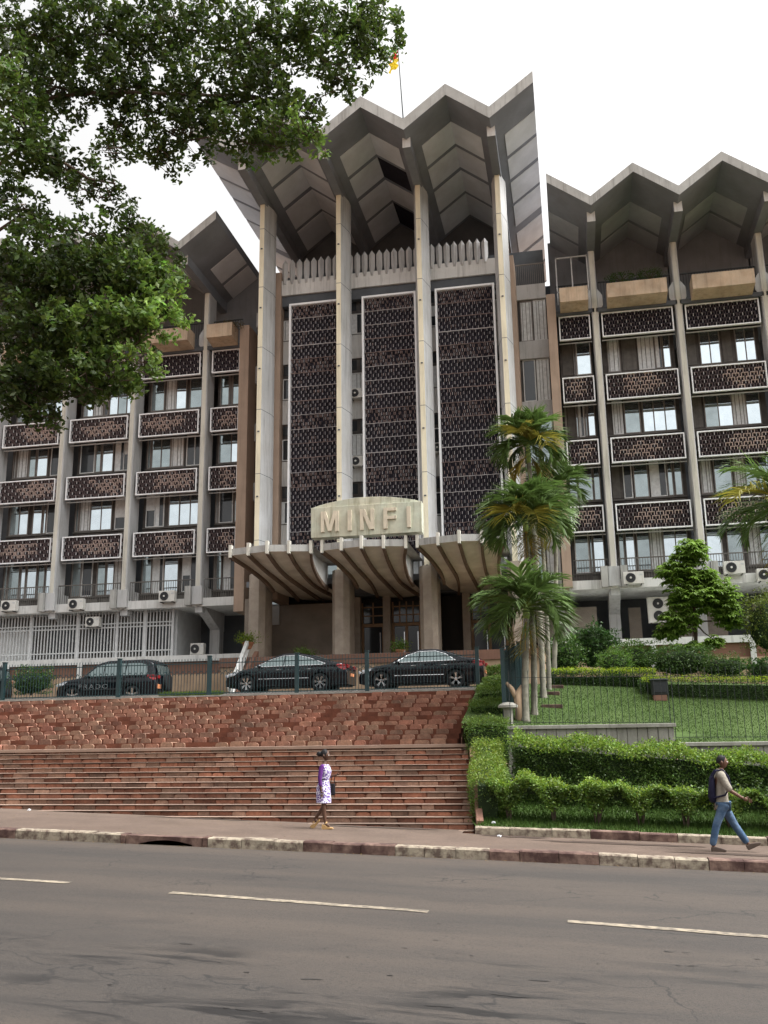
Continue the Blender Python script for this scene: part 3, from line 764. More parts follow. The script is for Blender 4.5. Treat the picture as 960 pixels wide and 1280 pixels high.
PAT = {   # how each storey of each bay reads in the photograph, ground storey first
 (0,0):[(.08,.50,'cW'),(.62,.95,'s')],(0,1):[(.3,.75,'c')],(0,2):[(.1,.35,'w'),(.45,.62,'dW'),(.72,.95,'s')],(0,3):[(.05,.4,'w'),(.5,.95,'sW')],
 (1,0):[(.12,.25,'s'),(.27,.62,'c'),(.62,.95,'s')],(1,1):[(.0,.12,'w'),(.16,.28,'dW'),(.30,.50,'w'),(.52,.74,'dW'),(.84,.95,'s')],(1,2):[(.08,.22,'sW'),(.24,.46,'w'),(.49,.95,'s')],(1,3):[(.07,.25,'s'),(.27,.48,'w'),(.5,.72,'cW'),(.84,.95,'s')],
 (2,0):[(.04,.24,'sW'),(.3,.5,'w'),(.55,.9,'c')],(2,1):[(.04,.2,'s'),(.22,.46,'w'),(.48,.78,'c')],(2,2):[(.0,.16,'w'),(.18,.92,'s')],(2,3):[(.02,.16,'w'),(.2,.48,'s'),(.5,.64,'w'),(.68,.95,'s')],
 (4,0):[(.1,.3,'w'),(.35,.75,'dW')],(4,1):[(.15,.62,'dW'),(.66,.9,'w')],(4,2):[(.08,.95,'s')],(4,3):[(.08,.4,'c'),(.5,.95,'s')],
 (5,0):[(.2,.38,'dW'),(.38,.62,'s'),(.68,.95,'dW')],(5,1):[(.05,.35,'dW'),(.42,.95,'s')],(5,2):[(.1,.42,'c'),(.42,.64,'s'),(.68,.95,'dW')],(5,3):[(.05,.28,'c'),(.3,.65,'s'),(.7,.95,'c')],
 (6,0):[(.2,.38,'dW'),(.45,.6,'w'),(.75,.98,'sW')],(6,1):[(.1,.65,'s'),(.7,.95,'dW')],(6,2):[(.05,.3,'dW'),(.42,.62,'s'),(.65,.95,'dW')],(6,3):[(.05,.4,'s'),(.5,.95,'s')],
 (7,0):[(.1,.3,'w'),(.42,.6,'s'),(.75,.95,'s')],(7,1):[(.05,.38,'s'),(.45,.62,'s'),(.7,.95,'dW')],(7,2):[(.1,.3,'c'),(.45,.65,'s'),(.7,.95,'dW')],(7,3):[(.2,.5,'w'),(.7,.95,'s')]}
random.seed(123)
for bi, (xa, xb) in enumerate(bays):
    for k, (z0, z1) in enumerate(WIN):
        ribbon(xa, xb, 47.35, z0, z1+.42, PAT.get((bi,k)) or [(.05,.4,'s'),(.45,.6,'w'),(.65,.95,'dW')])
        # sunshade rail below each screen
        g = MB(); g.box(xa, xb, 46.42, 46.48, z1-.10, z1-.05); part(g, 'sunshade_rail', M['colgrey']); g = MB(); g.box(xa, xb, 46.45, 47.35, z1+.42, z1+.62); part(g, 'floor_edge', M['wood'])
    for k, (z0, z1) in enumerate(ROWS):
        lattice(xa+.1, xb-.1, 46.2, z0, z1, 100+bi*7+k, warm=(k < 3))
    g = MB(); g.box(xa-.25, xb+.25, 46.1, 50.4, 6.9, 7.34); part(g, 'floor_slab', M['conc_pale'])
    # first floor balcony bars
    g = MB(); n = int((xb-xa)/.125)
    for i in range(n+1):
        x = xa+(xb-xa)*i/n; g.box(x-.011, x+.011, 46.2, 46.22, 7.34, 8.35)
    g.box(xa, xb, 46.18, 46.24, 8.33, 8.38); part(g, 'balcony_rail', M['wood2'])
    if xb-xa > 2:
        px0, px1 = xa+.35, xb-.35
    else: px0, px1 = xa+.15, xb-.1
    g = MB(); g.extr([(44.98,22.3),(44.98,21.52),(45.9,21.38),(46.0,21.38),(46.0,22.3)], 'x', px0, px1); part(g, 'planter_box', M['planter'])
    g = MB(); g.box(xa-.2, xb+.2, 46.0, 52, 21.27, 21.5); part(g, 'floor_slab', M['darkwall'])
    g = MB(); g.box(xa-.3, xb+.3, 48.6, 48.8, 21.5, 26.9); part(g, 'setback_wall', M['setback'])
    g = MB(); n = int((xb-xa)/.14)
    for i in range(n+1):
        x = xa+(xb-xa)*i/n; g.box(x-.01, x+.01, 46.4, 46.42, 22.2, 23.1)
    g.box(xa, xb, 46.38, 46.44, 23.08, 23.13); part(g, 'terrace_rail', M['darksteel'])
# metal glazed screen on the roof terrace beside the pier
g = MB()
for x in (.35,1.15,1.95): g.box(x-.03, x+.03, 46.05, 46.11, 21.9, 24.6)
for z in (22.6,24.55): g.box(.32,1.98,46.05,46.11,z-.03,z+.03)
part(g, 'terrace_screen', M['steel'])
# --- ground storey
for xa, xb in ((-38,-16),(-1.6,17)):
    g = MB(); g.box(xa,xb,50.2,50.5,1.8,7.0); part(g, 'rear_wall', M['darkwall'])
g = MB(); g.box(-38,17,52,52.3,1.8,26); part(g, 'back_wall', M['darkwall'])
def lowwall(xa, xb, y):
    g = MB(); g.box(xa, xb, y, 52, 4.0, 4.32); part(g, 'ledge', M['conc_pale'])
    g = MB(); g.box(xa+.02, xb-.02, y+.12, 52, 3.35, 4.0); part(g, 'plinth_band', M['brownwall'])
    g = MB(); g.box(xa+.01, xb-.01, y+.02, 52, 1.7, 3.35); part(g, 'plinth', M['tanwall'])
lowwall(-38, -15.9, 45.4); lowwall(-1.2, 17, 44.6)
for x in (-33,-29.4,-25.2,-21.0,-17.3,3.6,7.9,12):
    g = MB(); g.box(x-.12, x+.12, 45.3 if x < 0 else 44.5, 45.42 if x < 0 else 44.62, 2.9, 4.0)
    part(g, 'plinth_post', M['conc_pale'])
# entrance plinth
g = MB(); g.box(-15.88,-1.22,41.2,52,1.7,3.7); part(g, 'entrance_plinth', M['tanwall'])
g = MB(); g.box(-15.9,-1.2,41.12,41.5,3.3,3.72); part(g, 'plinth_band', M['brownwall'])
# pebble-dash walls
for xa, xb, y in ((-15.6,-11.2,47.0),(-1.25,1.3,48.0),(4.4,7.6,49.0),(8.9,14,49.0),(2.9,3.5,49.0)):
    g = MB(); g.box(xa, xb, y, y+.3, 3.7, 6.9 if xa < -5 else 6.3); part(g, 'pebble_wall', M['pebble'])
g = MB(); g.box(-15.7,-1.4,44.0,52,7.42,7.7); part(g, 'entrance_ceiling', M['soffit'])
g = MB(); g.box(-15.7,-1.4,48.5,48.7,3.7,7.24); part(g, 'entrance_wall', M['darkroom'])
g = MB(); g.box(-15.9,-15.6,44.4,50,3.7,6.9); part(g, 'entrance_side_wall', M['pebble']); g = MB(); g.box(-1.55,-1.25,44.4,50,3.7,6.9); part(g, 'entrance_side_wall', M['pebble'])
for x in (-10.95,-9.35,-6.75,-5.2): 
    g = MB(); g.box(x-.19, x+.19, 47.7, 48.1, 3.7, 7.25); part(g, 'doorway_pier', M['stoneclad'])
def door(xa, xb, y=48.2, n=3):
    g = MB(); z0, zd, z1 = 3.7, 5.72, 7.0
    L = xb-xa; t = .07
    for i in range(n+1):
        x = xa+L*i/n; g.box(x-t, x+t, y-.06, y+.06, z0, zd)
    g.box(xa-t, xb+t, y-.07, y+.06, zd, zd+.16); g.box(xa, xb, y-.05, y+.04, z0+.02, z0+.3)
    d = part(g, 'door', M['bronze'])
    f = MB(); m_ = n*2
    for i in range(m_+1):
        x = xa+L*i/m_; f.box(x-.03, x+.03, y-.04, y+.04, zd+.16, z1)
    for z in (6.3,6.75): f.box(xa, xb, y-.035, y+.035, z-.03, z+.03)
    f.build('transom_frame', M['bronze'], d)
    h = MB()
    for i in range(n): x = xa+L*(i+.85)/n; h.box(x-.025, x+.025, y-.13, y-.09, 4.35, 5.4)
    h.build('handle', M['chrome'], d)
    p_ = MB()
    for i in range(n): p_.box(xa+L*i/n+.08, xa+L*(i+1)/n-.08, y-.01, y+.01, z0+.32, zd-.02)
    for i in range(m_): p_.box(xa+L*i/m_+.04, xa+L*(i+1)/m_-.04, y-.012, y+.008, zd+.2, z1-.05)
    p_.build('pane', M['glass_dark'], d)
door(-9.1,-6.95); door(-4.95,-3.2, n=2); door(-10.72,-9.6, n=1)
# grille screen of the left ground storey
g = MB(); xa, xb = -31.5,-20.72; y = 46.7
n = int((xb-xa)/.185)
for i in range(n+1):
    x = xa+(xb-xa)*i/n; g.box(x-.028, x+.028, y, y+.05, 4.45, 6.88)
for z in (4.42,4.75,6.25,6.05): g.box(xa, xb, y-.01, y+.06, z-.03, z+.03)
for x in (-29.0,-26.2,-23.9,-22.3,-20.72): g.box(x-.07, x+.07, y-.03, y+.08, 4.32, 6.9)
part(g, 'security_grille', M['steel'])
g = MB(); g.box(-31.5,-20.75,47.6,47.8,4.32,6.9); w = part(g, 'grille_wall', M['wood2'])
f = MB()
for x, w_ in ((-28.4,1.7),(-25.9,1.2),(-23.6,1.1),(-22.0,.9)): f.box(x, x+w_, 47.55, 47.597, 4.7, 6.1)
f.build('pane', M['glass_dark'], w)
f = MB(); f.box(-31.3,-29.1,47.1,47.2,4.35,6.2); f.build('white_door', M['winframe'], w)
g = MB(); g.box(-20.7,-20.55,46.9,50.2,4.32,6.9); part(g, 'side_wall', M['steel'])

# --- scalloped canopy: three half-bowl shells with five ribs each
def shell(x0):
    xc = x0+2.0; NU, NT = 24, 18
    def S(u, t, dz=0.0, dn=0.0):
        K = {0:[(38.64,8.08,1.86),(41.0,7.56,1.60),(45.0,7.34,1.5),(48.3,7.24,2.6)], .5:[(38.85,8.08,1.86),(40.8,7.70,1.60),(43.9,7.38,1.46),(47.2,7.22,2.16)], 1:[(39.1,8.08,1.86),(40.5,7.80,1.54),(42.4,7.45,1.33),(43.8,7.2,1.36)]}
        def ip(a):
            q = t*3; i = min(2, int(q)); f = q-i; P = K[a]
            g_ = [P[max(0,i-1)], P[i], P[i+1], P[min(3,i+2)]]
            return [.5*(2*B_+(C_-A_)*f+(2*A_-5*B_+4*C_-D_)*f*f+(3*B_-A_-3*C_+D_)*f**3) for A_,B_,C_,D_ in zip(*g_)]
        a0, a5, a1 = ip(0), ip(.5), ip(1); v = abs(u)
        y, z, hw = [a0[i]*(1-v)*(1-2*v)+a5[i]*4*v*(1-v)+a1[i]*v*(2*v-1) for i in range(3)]
        return Vector((xc+u*hw, y, z+dz))
    m = MB(); m.grid([[S(-1+2*i/NU, j/NT) for i in range(NU+1)] for j in range(NT+1)], 0)
    o = m.build('canopy_shell', [M['shell']], BL, smooth=True, fix=False)
    # upper slab, lip and end plates
    e = MB()
    e.grid([[S(-1+2*i/NU, 0, dz) + Vector((0,-.05,0)) for i in range(NU+1)] for dz in (-.02,.28)], 0)
    top = [S(-1+2*i/NU, 0, .28)+Vector((0,-.05,0)) for i in range(NU+1)]
    e.add(top+[Vector((xc+1.8,44.3,8.36)), Vector((xc-1.8,44.3,8.36))], [tuple(range(NU+3))], 0)
    for sgn in (-1,1):
        prof = [S(sgn, j/NT) for j in range(NT+1)]
        back = prof[-1]
        topf = S(sgn,0,.28)
        vs = prof+[Vector((back.x, back.y+.2, back.z)), Vector((back.x, back.y+.2, 8.40)), topf]
        # fan of quads up to the slab
        P = [[prof[j] for j in range(NT+1)], [Vector((prof[j].x+sgn*.0, prof[j].y, 8.41)) for j in range(NT+1)]]
        e.grid(P, 1)
    e.build('canopy_edge', [M['concrete'], M['conc_pale']], o)
    for u in (-1,-.5,0,.5,1):
        r = MB(); w = .06; hgt = .16
        P1, P2, P3, P4 = [], [], [], []
        for j in range(NT+1):
            p = S(u, j/NT); q = S(u, min(1, j/NT+.01)) - S(u, max(0, j/NT-.01)); q.normalize()
            side = Vector((1,0,0)); nrm = q.cross(side).normalized()
            if nrm.z > 0: nrm = -nrm
            P1.append(p-side*w - nrm*.02); P2.append(p-side*w+nrm*hgt); P3.append(p+side*w+nrm*hgt); P4.append(p+side*w-nrm*.02)
        r.grid([P1,P2,P3,P4], 0)
        p = S(u,0)
        r.box(p.x-.062, p.x+.062, p.y-.13, p.y+.12, 7.96, 8.53, 1)
        r.build('canopy_rib', [M['ribc'], M['pilcream']], o, fix=True)
for x0 in (-14.85,-10.62,-6.40): shell(x0)
# --- sign board with the word MINFI
sb = MB(); sb.box(-10.95,-6.02,38.9,39.5,8.62,9.98)
n = 16; arch = [(-10.95,9.98)]+[(-10.95+4.93*i/n, 9.98+.36*math.sin(math.pi*i/n)**.8) for i in range(1,n)]+[(-6.02,9.98)]
sb.extr(arch, 'y', 38.98, 39.5); 
sgn = part(sb, 'sign_board', M['sign'], bevel=.012)
def strokes(ch, x, z, w, h, d, y):
    m = MB(); t = .17
    def bar(ax, az, bx, bz): m.extr(_thick((x+ax*w, z+az*h), (x+bx*w, z+bz*h), t), 'y', y-d, y)
    if ch == 'M':
        m.box(x, x+t*.9, y-d, y, z, z+h); m.box(x+w-t*.9, x+w, y-d, y, z, z+h)
        m.extr([(x+t*.4,z+h),(x+t*1.35,z+h),(x+w/2+t*.45,z+.03),(x+w/2-t*.45,z+.03)], 'y', y-d-.002, y)
        m.extr([(x+w-t*1.35,z+h),(x+w-t*.4,z+h),(x+w/2+t*.45,z+.032),(x+w/2-t*.45,z+.032)], 'y', y-d-.004, y)
    elif ch == 'I': m.box(x, x+t, y-d, y, z, z+h)
    elif ch == 'N':
        m.box(x, x+t*.9, y-d, y, z, z+h); m.box(x+w-t*.9, x+w, y-d, y, z, z+h)
        m.extr([(x+t*.2,z+h),(x+t*1.25,z+h),(x+w-t*.2,z),(x+w-t*1.25,z)], 'y', y-d-.002, y)
    elif ch == 'F':
        m.box(x, x+t, y-d, y, z, z+h); m.box(x+t, x+w, y-d, y, z+h-.14, z+h); m.box(x+t, x+w, y-d, y, z+h*.5-.05, z+h*.5+.09)
    m.build('letter', M['letter'], sgn)
for ch, x, w in (('M',-10.48,.80),('I',-9.27,.17),('N',-8.72,.62),('F',-7.68,.56),('I',-6.66,.17)): strokes(ch, x, 8.84, w, .92, .09, 38.9)

# ------------------------------------------------------------------ air conditioners
def fan_face(cx, y, cz, r, root):
    f = MB(); f.lathe([(r,0),(r,-.03),(r*.86,-.035),(r*.86,-.012),(.0,-.012)], (cx,y,cz), 20, 'y', 0)
    for k in range(7):
        a = math.pi*2*k/7; f.bar((cx+.05*math.cos(a), y-.03, cz+.05*math.sin(a)), (cx+r*.86*math.cos(a), y-.03, cz+r*.86*math.sin(a)), .012, .012, 1)
    for q in (.35,.6,.8):
        n = 16
        for k in range(n):
            a, b = 2*math.pi*k/n, 2*math.pi*(k+1)/n
            f.bar((cx+r*q*math.cos(a),y-.034,cz+r*q*math.sin(a)), (cx+r*q*math.cos(b),y-.034,cz+r*q*math.sin(b)), .008, .008, 1)
    f.lathe([(.05,0),(.05,-.05),(.0,-.055)], (cx,y,cz), 12, 'y', 2)
    f.build('fan_grille', [M['acfan'], M['darksteel'], M['ac']], root)
def ac(px, py, Y, label, w=.88, h=.58, twin=False, backY=None):
    p = at(px, py, Y); x, z = p.x, p.z
    t = thing('air_conditioner', label, 'air conditioner', (x, Y+.15, z-h/2), 0, 'air conditioners hung on the office facade')
    b = MB(); b.box(x-w/2, x+w/2, Y, Y+.32, z-h/2, z+h/2); b.build('casing', M['ac'], t, bevel=.015)
    if twin:
        for dz in (-h*.24, h*.24): fan_face(x, Y-.002, z+dz, h*.2, t)
    else:
        fan_face(x-w*.14, Y-.002, z, h*.40, t)
        g = MB(); g.box(x+w*.30, x+w*.46, Y-.008, Y-.001, z+h*.18, z+h*.30); g.build('badge', M['steel'], t)
    g = MB()
    for s in (-1,1):
        g.box(x+s*w*.36-.02, x+s*w*.36+.02, Y-.02, Y+.45, z-h/2-.045, z-h/2-.003)
    g.build('bracket', M['darksteel'], t)
ac(10,757,45.7,'white air conditioner at the far left end of the first floor slab')
ac(94,755,45.7,'white air conditioner on the slab beside the second pillar foot from the left')
ac(115,777,46.3,'small white air conditioner hanging low against the grey bar screen', .8, .52)
ac(208,745,45.7,'large white air conditioner on the stained slab left of the brown pier')
ac(246,811,47.3,'pale air conditioner standing in the dark recess beside the bar screen', .75, .6)
ac(446,491,45.05,'upper air conditioner between the left and middle tall lattice screens', .75, .52)
ac(447,576,45.05,'lower air conditioner between the left and middle tall lattice screens', .75, .52)
ac(549,559,45.05,'air conditioner half hidden behind the right tall lattice screen', .75, .52)
ac(792,722,45.7,'white air conditioner on the slab left of the small broadleaf tree', .95, .58)
ac(823,762,47.4,'tall white twin fan air conditioner standing under the first floor slab', 1.0, 1.25, True)
ac(918,709,45.7,'white air conditioner on the slab right of the small broadleaf tree', .95, .6)
ac(958,718,45.7,'rusty air conditioner at the far right edge of the slab', .8, .58)

# ------------------------------------------------------------------ flagpole and flag
fp = thing('flagpole', 'thin dark flagpole on the central roof flying a red and yellow flag', 'flagpole', (-6.6, 39.7, 29.1))
g = MB(); g.tube([(-6.55,39.7,28.95),(-6.78,39.7,33.9)], [.035,.02], 8); g.lathe([(.0,0),(.06,.03),(.06,.08),(0,.12)], (-6.78,39.7,33.88), 10); g.build('pole', M['darksteel'], fp)
def cloth(z0, z1, m_):
    P = []; n = 10
    for j in range(n+1):
        z = z0+(z1-z0)*j/n; row = []
        for i in range(9):
            u = i/8; top = 33.7
            row.append((-6.78-.02-.42*u+.06*math.sin(j*.8+u*5), 39.7+.07*math.sin(u*11+j*.5), z-.35*u))
        P.append(row)
    g = MB(); g.grid(P); return g.build('flag_band', m_, fp, fix=False)
cloth(33.9,33.55,M['flaggrn']); cloth(33.55,33.12,M['flagred']); cloth(33.12,32.55,M['flagyel'])

# ------------------------------------------------------------------ fences
def fence(name, label, a, b, za, zb, h, step, r, posts, mats, rail=.03, curls=False, pw=.09, ph=.12, group=None):
    t = thing('fence', label, 'fence', (a[0], a[1], za), 0, group)
    A = Vector((a[0],a[1],za)); B = Vector((b[0],b[1],zb)); d = B-A; n = int(d.length/step)
    m = MB(); rnd = random.Random(len(label))
    for i in range(n+1):
        p = A+d*(i/n); x, y, z = p
        m.box(x-r, x+r, y-r, y+r, z+.04, z+h)
        m.add([(x-r*1.6,y-r*1.6,z+h),(x+r*1.6,y-r*1.6,z+h),(x+r*1.6,y+r*1.6,z+h),(x-r*1.6,y+r*1.6,z+h),(x,y,z+h+.07)], [(0,1,4),(1,2,4),(2,3,4),(3,0,4),(0,3,2,1)])
        if curls and i < n:
            q = p + d*(.5/n)
            zz = z+h*.62+(.05 if i % 2 else -.03)
            m.bar((x,y-.012,zz-.06),(q.x,q.y-.012,zz+.05), .014,.02); m.bar((q.x,q.y-.012,zz+.05),(q.x+(q.x-x),q.y+(q.y-y)-.012,zz-.02), .014,.02)
    m.build('bars', mats, t)
    for f in (.06, .90):
        m = MB(); m.bar(A+Vector((0,0,h*f)), B+Vector((0,0,h*f)), rail, rail*1.15); m.build('rail', mats, t)
    for s in posts:
        p = A+d*s; m = MB(); m.box(p.x-pw/2, p.x+pw/2, p.y-pw/2, p.y+pw/2, p.z-.02, p.z+h+ph); m.box(p.x-pw*.62, p.x+pw*.62, p.y-pw*.62, p.y+pw*.62, p.z+h+ph, p.z+h+ph+.03)
        m.build('post', mats, t)
    return t
X0, X1 = -31.0, -3.3; pp = [at(x,860,33.2).x for x in (4,148,261,371,459)]+[-3.3,-25.2,-28.8]
fence('f', 'dark green steel fence with posts along the top of the stone staircase', (X0,33.2), (X1,33.2), 1.66, 1.66, 1.30, .118, .0085, [(p-X0)/(X1-X0) for p in pp], M['greensteel'], curls=True, pw=.13)
# fence going back in depth beside the palms
fence('f', 'blue green steel fence running back from the stone bollard beside the palms', (-1.95,26.8), (-1.55,30.6), .35, .95, 1.95, .05, .013, [0,.25,.5,.75,1], M['greensteel'], pw=.11)
# thin fence along the garden walls
fence('f', 'thin grey picket fence on the taller concrete garden wall', (-1.75,26.1), (2.4,26.1), .30, .24, 1.42, .172, .006, [0,1], M['darksteel'], rail=.012, pw=.02, ph=0)
fence('f', 'thin grey picket fence on the lower concrete garden wall', (2.5,26.1), (16.0,26.1), -.17, -.3, 1.85, .172, .006, [.0,.5,1], M['darksteel'], rail=.012, pw=.02, ph=0)

# ------------------------------------------------------------------ garden walls, soil, lawn
def gw(x0, x1, zt, label):
    t = thing('garden_wall', label, 'wall', ((x0+x1)/2, 26.1, -1.6))
    b = MB(); x = x0
    while x < x1-.01:
        w = min(.26, x1-x); b.box(x+.012, x+w-.012, 25.97, 26.25, -2.4, zt-.10); x += w
    b.box(x0, x1, 26.0, 26.24, -2.4, zt-.12); b.build('wall_face', M['gwall'], t)
    c = MB(); c.box(x0-.04, x1+.05, 25.9, 26.35, zt-.10, zt); c.build('coping', M['gwall'], t, bevel=.012)
gw(-1.85, 2.46, .30, 'ribbed grey concrete wall with a coping, higher one behind the hedges')
gw(2.52, 18.0, -.19, 'ribbed grey concrete wall with a coping, lower one at the right')
def zbed(x, y): return zside(x)+.13+max(0, (y-21.5))*.10
g = MB(); g.grid(sheet([-2.28,-1,1,4,8,14,24,40], [21.46,22.5,24,26.05], zbed)); struct(g, 'soil', M['earth'])
g = MB(); g.grid(sheet([-2.26,-1,1,4,8,14,24,40], [21.5,22.5,24,26.0], lambda x, y: zbed(x,y)+.012)); struct(g, 'verge_grass', M['lawn'])
def zlawn(x, y):
    x_ = max(-3, min(16, x)); t = (y-26.2)/5.8
    z = (.10-.10*x_)*(1-t) + (1.64-.055*x_)*t
    if y < 26.5 and x_ < 2.46: z = max(z, .22)
    if y > 32: z = 1.64-.055*x_ + (y-32)*.075*max(0,min(1,x_+1))
    if x_ > 2.4 and y < 27: z = min(z, -.22+(y-26.2)*.25)
    return z
ys = [26.2,26.6,27,28,29,30,31,32,34,36,40,44.7]
g = MB(); g.grid(sheet([-3.1,-2,-1,0,1,2,2.4,2.5,3.5,5,7,9,12,16,24,40], ys, zlawn)); struct(g, 'lawn', M['lawn'], smooth=True)
g = MB(); g.grid(sheet([-3.12,40], [26.2,33,44.6], lambda x, y: -2.3)); 
for x in (-3.1,):
    g.add([(x,26.2,-2.3),(x,33,-2.3),(x,33,1.8),(x,26.2,.1)], [(0,1,2,3)])
struct(g, 'lawn_base', M['earth'])
# brown stepping slabs let into the lawn
for i, (px, py, Y) in enumerate(((693,862,31.6),(688,872,30.6),(691,890,28.9))):
    p = at(px, py, Y); g = MB(); z = zlawn(p.x, Y)
    g.box(p.x-.33, p.x+.30, Y-.18, Y+.18, z-.1, z+.06)
    tag(g.build('stepping_slab', M['kerbred'], None, bevel=.02), ['brown slab set in the lawn, farthest of the three beside the palms','brown slab set in the lawn, middle one of the three beside the palms','brown slab set in the lawn, nearest of the three beside the palms'][i], 'slab', 'slabs in the lawn')
# stone bollard, dead stump, lamp box
p = at(636,905,26.6); t = thing('bollard', 'mushroom shaped grey stone bollard at the corner of the garden wall', 'bollard', (p.x,26.6,.2))
g = MB(); g.lathe([(.15,.15),(.12,.4),(.13,.72),(.15,.78)], (p.x,26.6,0), 14); g.build('shaft', M['gwall'], t, smooth=False)
g = MB(); g.lathe([(.15,.78),(.27,.80),(.27,.86),(.15,.93),(0,.95)], (p.x,26.6,0), 18); g.build('cap', M['gwall'], t)
p = at(650,903,27.1); g = MB(); x = p.x
g.tube([(x,27.1,.2),(x+.02,27.1,.7),(x-.03,27.1,1.15),(x+.10,27.15,1.42)], [.17,.14,.13,.05], 9); g.tube([(x-.03,27.1,1.0),(x-.2,27.0,1.35),(x-.33,27,1.5)], [.09,.07,.04], 7)
g.tube([(x+.2,27.2,.2),(x+.17,27.2,.9),(x+.22,27.2,1.62)], [.10,.09,.05], 7)
tag(g.build('tree_stump', M['tanwall'], None, smooth=True), 'broken orange brown stump beside the palm trunks', 'stump')
p = at(824,862,30.5); z = zlawn(p.x,30.5)
t = thing('floodlight', 'boxy dark floodlight on a brick base in front of the yellow topped hedge', 'floodlight', (p.x,30.5,z))
g = MB(); g.box(p.x-.2,p.x+.2,30.3,30.7,z-.05,z+.12); g.build('brick_base', M['brownwall'], t)
g = MB(); g.extr([(30.32,z+.12),(30.68,z+.12),(30.72,z+.55),(30.28,z+.62)], 'x', p.x-.24, p.x+.24); g.box(p.x-.28,p.x+.28,30.24,30.76,z+.56,z+.6); g.build('housing', M['darksteel'], t, bevel=.02)
g = MB(); g.add([(p.x-.19,30.29,z+.2),(p.x+.19,30.29,z+.2),(p.x+.19,30.255,z+.5),(p.x-.19,30.255,z+.5)], [(0,1,2,3)]); g.build('lens', M['glass_dark'], t)

# ------------------------------------------------------------------ leaves
def leafset(C, size, asp=.5, up=0.0, rng=RN, fold=.25, droop=None, outward=None):
    """C (n,3) -> V,F ; each leaf a folded diamond of two triangles"""
    n = len(C)
    d = rng.normal(size=(n,3)); d[:,2] = d[:,2]*.7+up
    if outward is not None: d = d*.7+outward
    d /= np.linalg.norm(d, axis=1)[:,None]+1e-9
    a = rng.normal(size=(n,3)); s = np.cross(d, a); s /= np.linalg.norm(s, axis=1)[:,None]+1e-9
    nn = np.cross(d, s); L = size*rng.uniform(.65,1.25,size=(n,1)); W = L*asp
    b = C - d*L*.5; tip = C+d*L*.5; m1 = C+s*W*.5+nn*L*fold*.3+d*L*.08; m2 = C-s*W*.5+nn*L*fold*.3+d*L*.08
    V = np.stack([b,m1,tip,m2],1).reshape(-1,3); i = np.arange(n)[:,None]*4
    F = np.concatenate([i+np.array([[0,1,2]]), i+np.array([[0,2,3]])],1).reshape(-1,3)
    return V, F
def tints(n, base, spread, hue=.08, rng=RN):
    k = rng.uniform(1-spread, 1+spread, size=(n,1)); c = np.array(base)[None,:]*k
    c = c*(1+rng.normal(size=(n,3))*hue*np.array([[1.2,.4,1.0]])); return np.clip(c, .05, 4)
def lump(P, f=1.3, seed=0):
    return (np.sin(P[:,0]*2.1*f+seed)+np.sin(P[:,1]*2.7*f+1.3*seed)+np.sin(P[:,2]*3.1*f+2.1*seed)+np.sin((P[:,0]+P[:,2])*5.3*f+seed*.7)*.6)/3.6
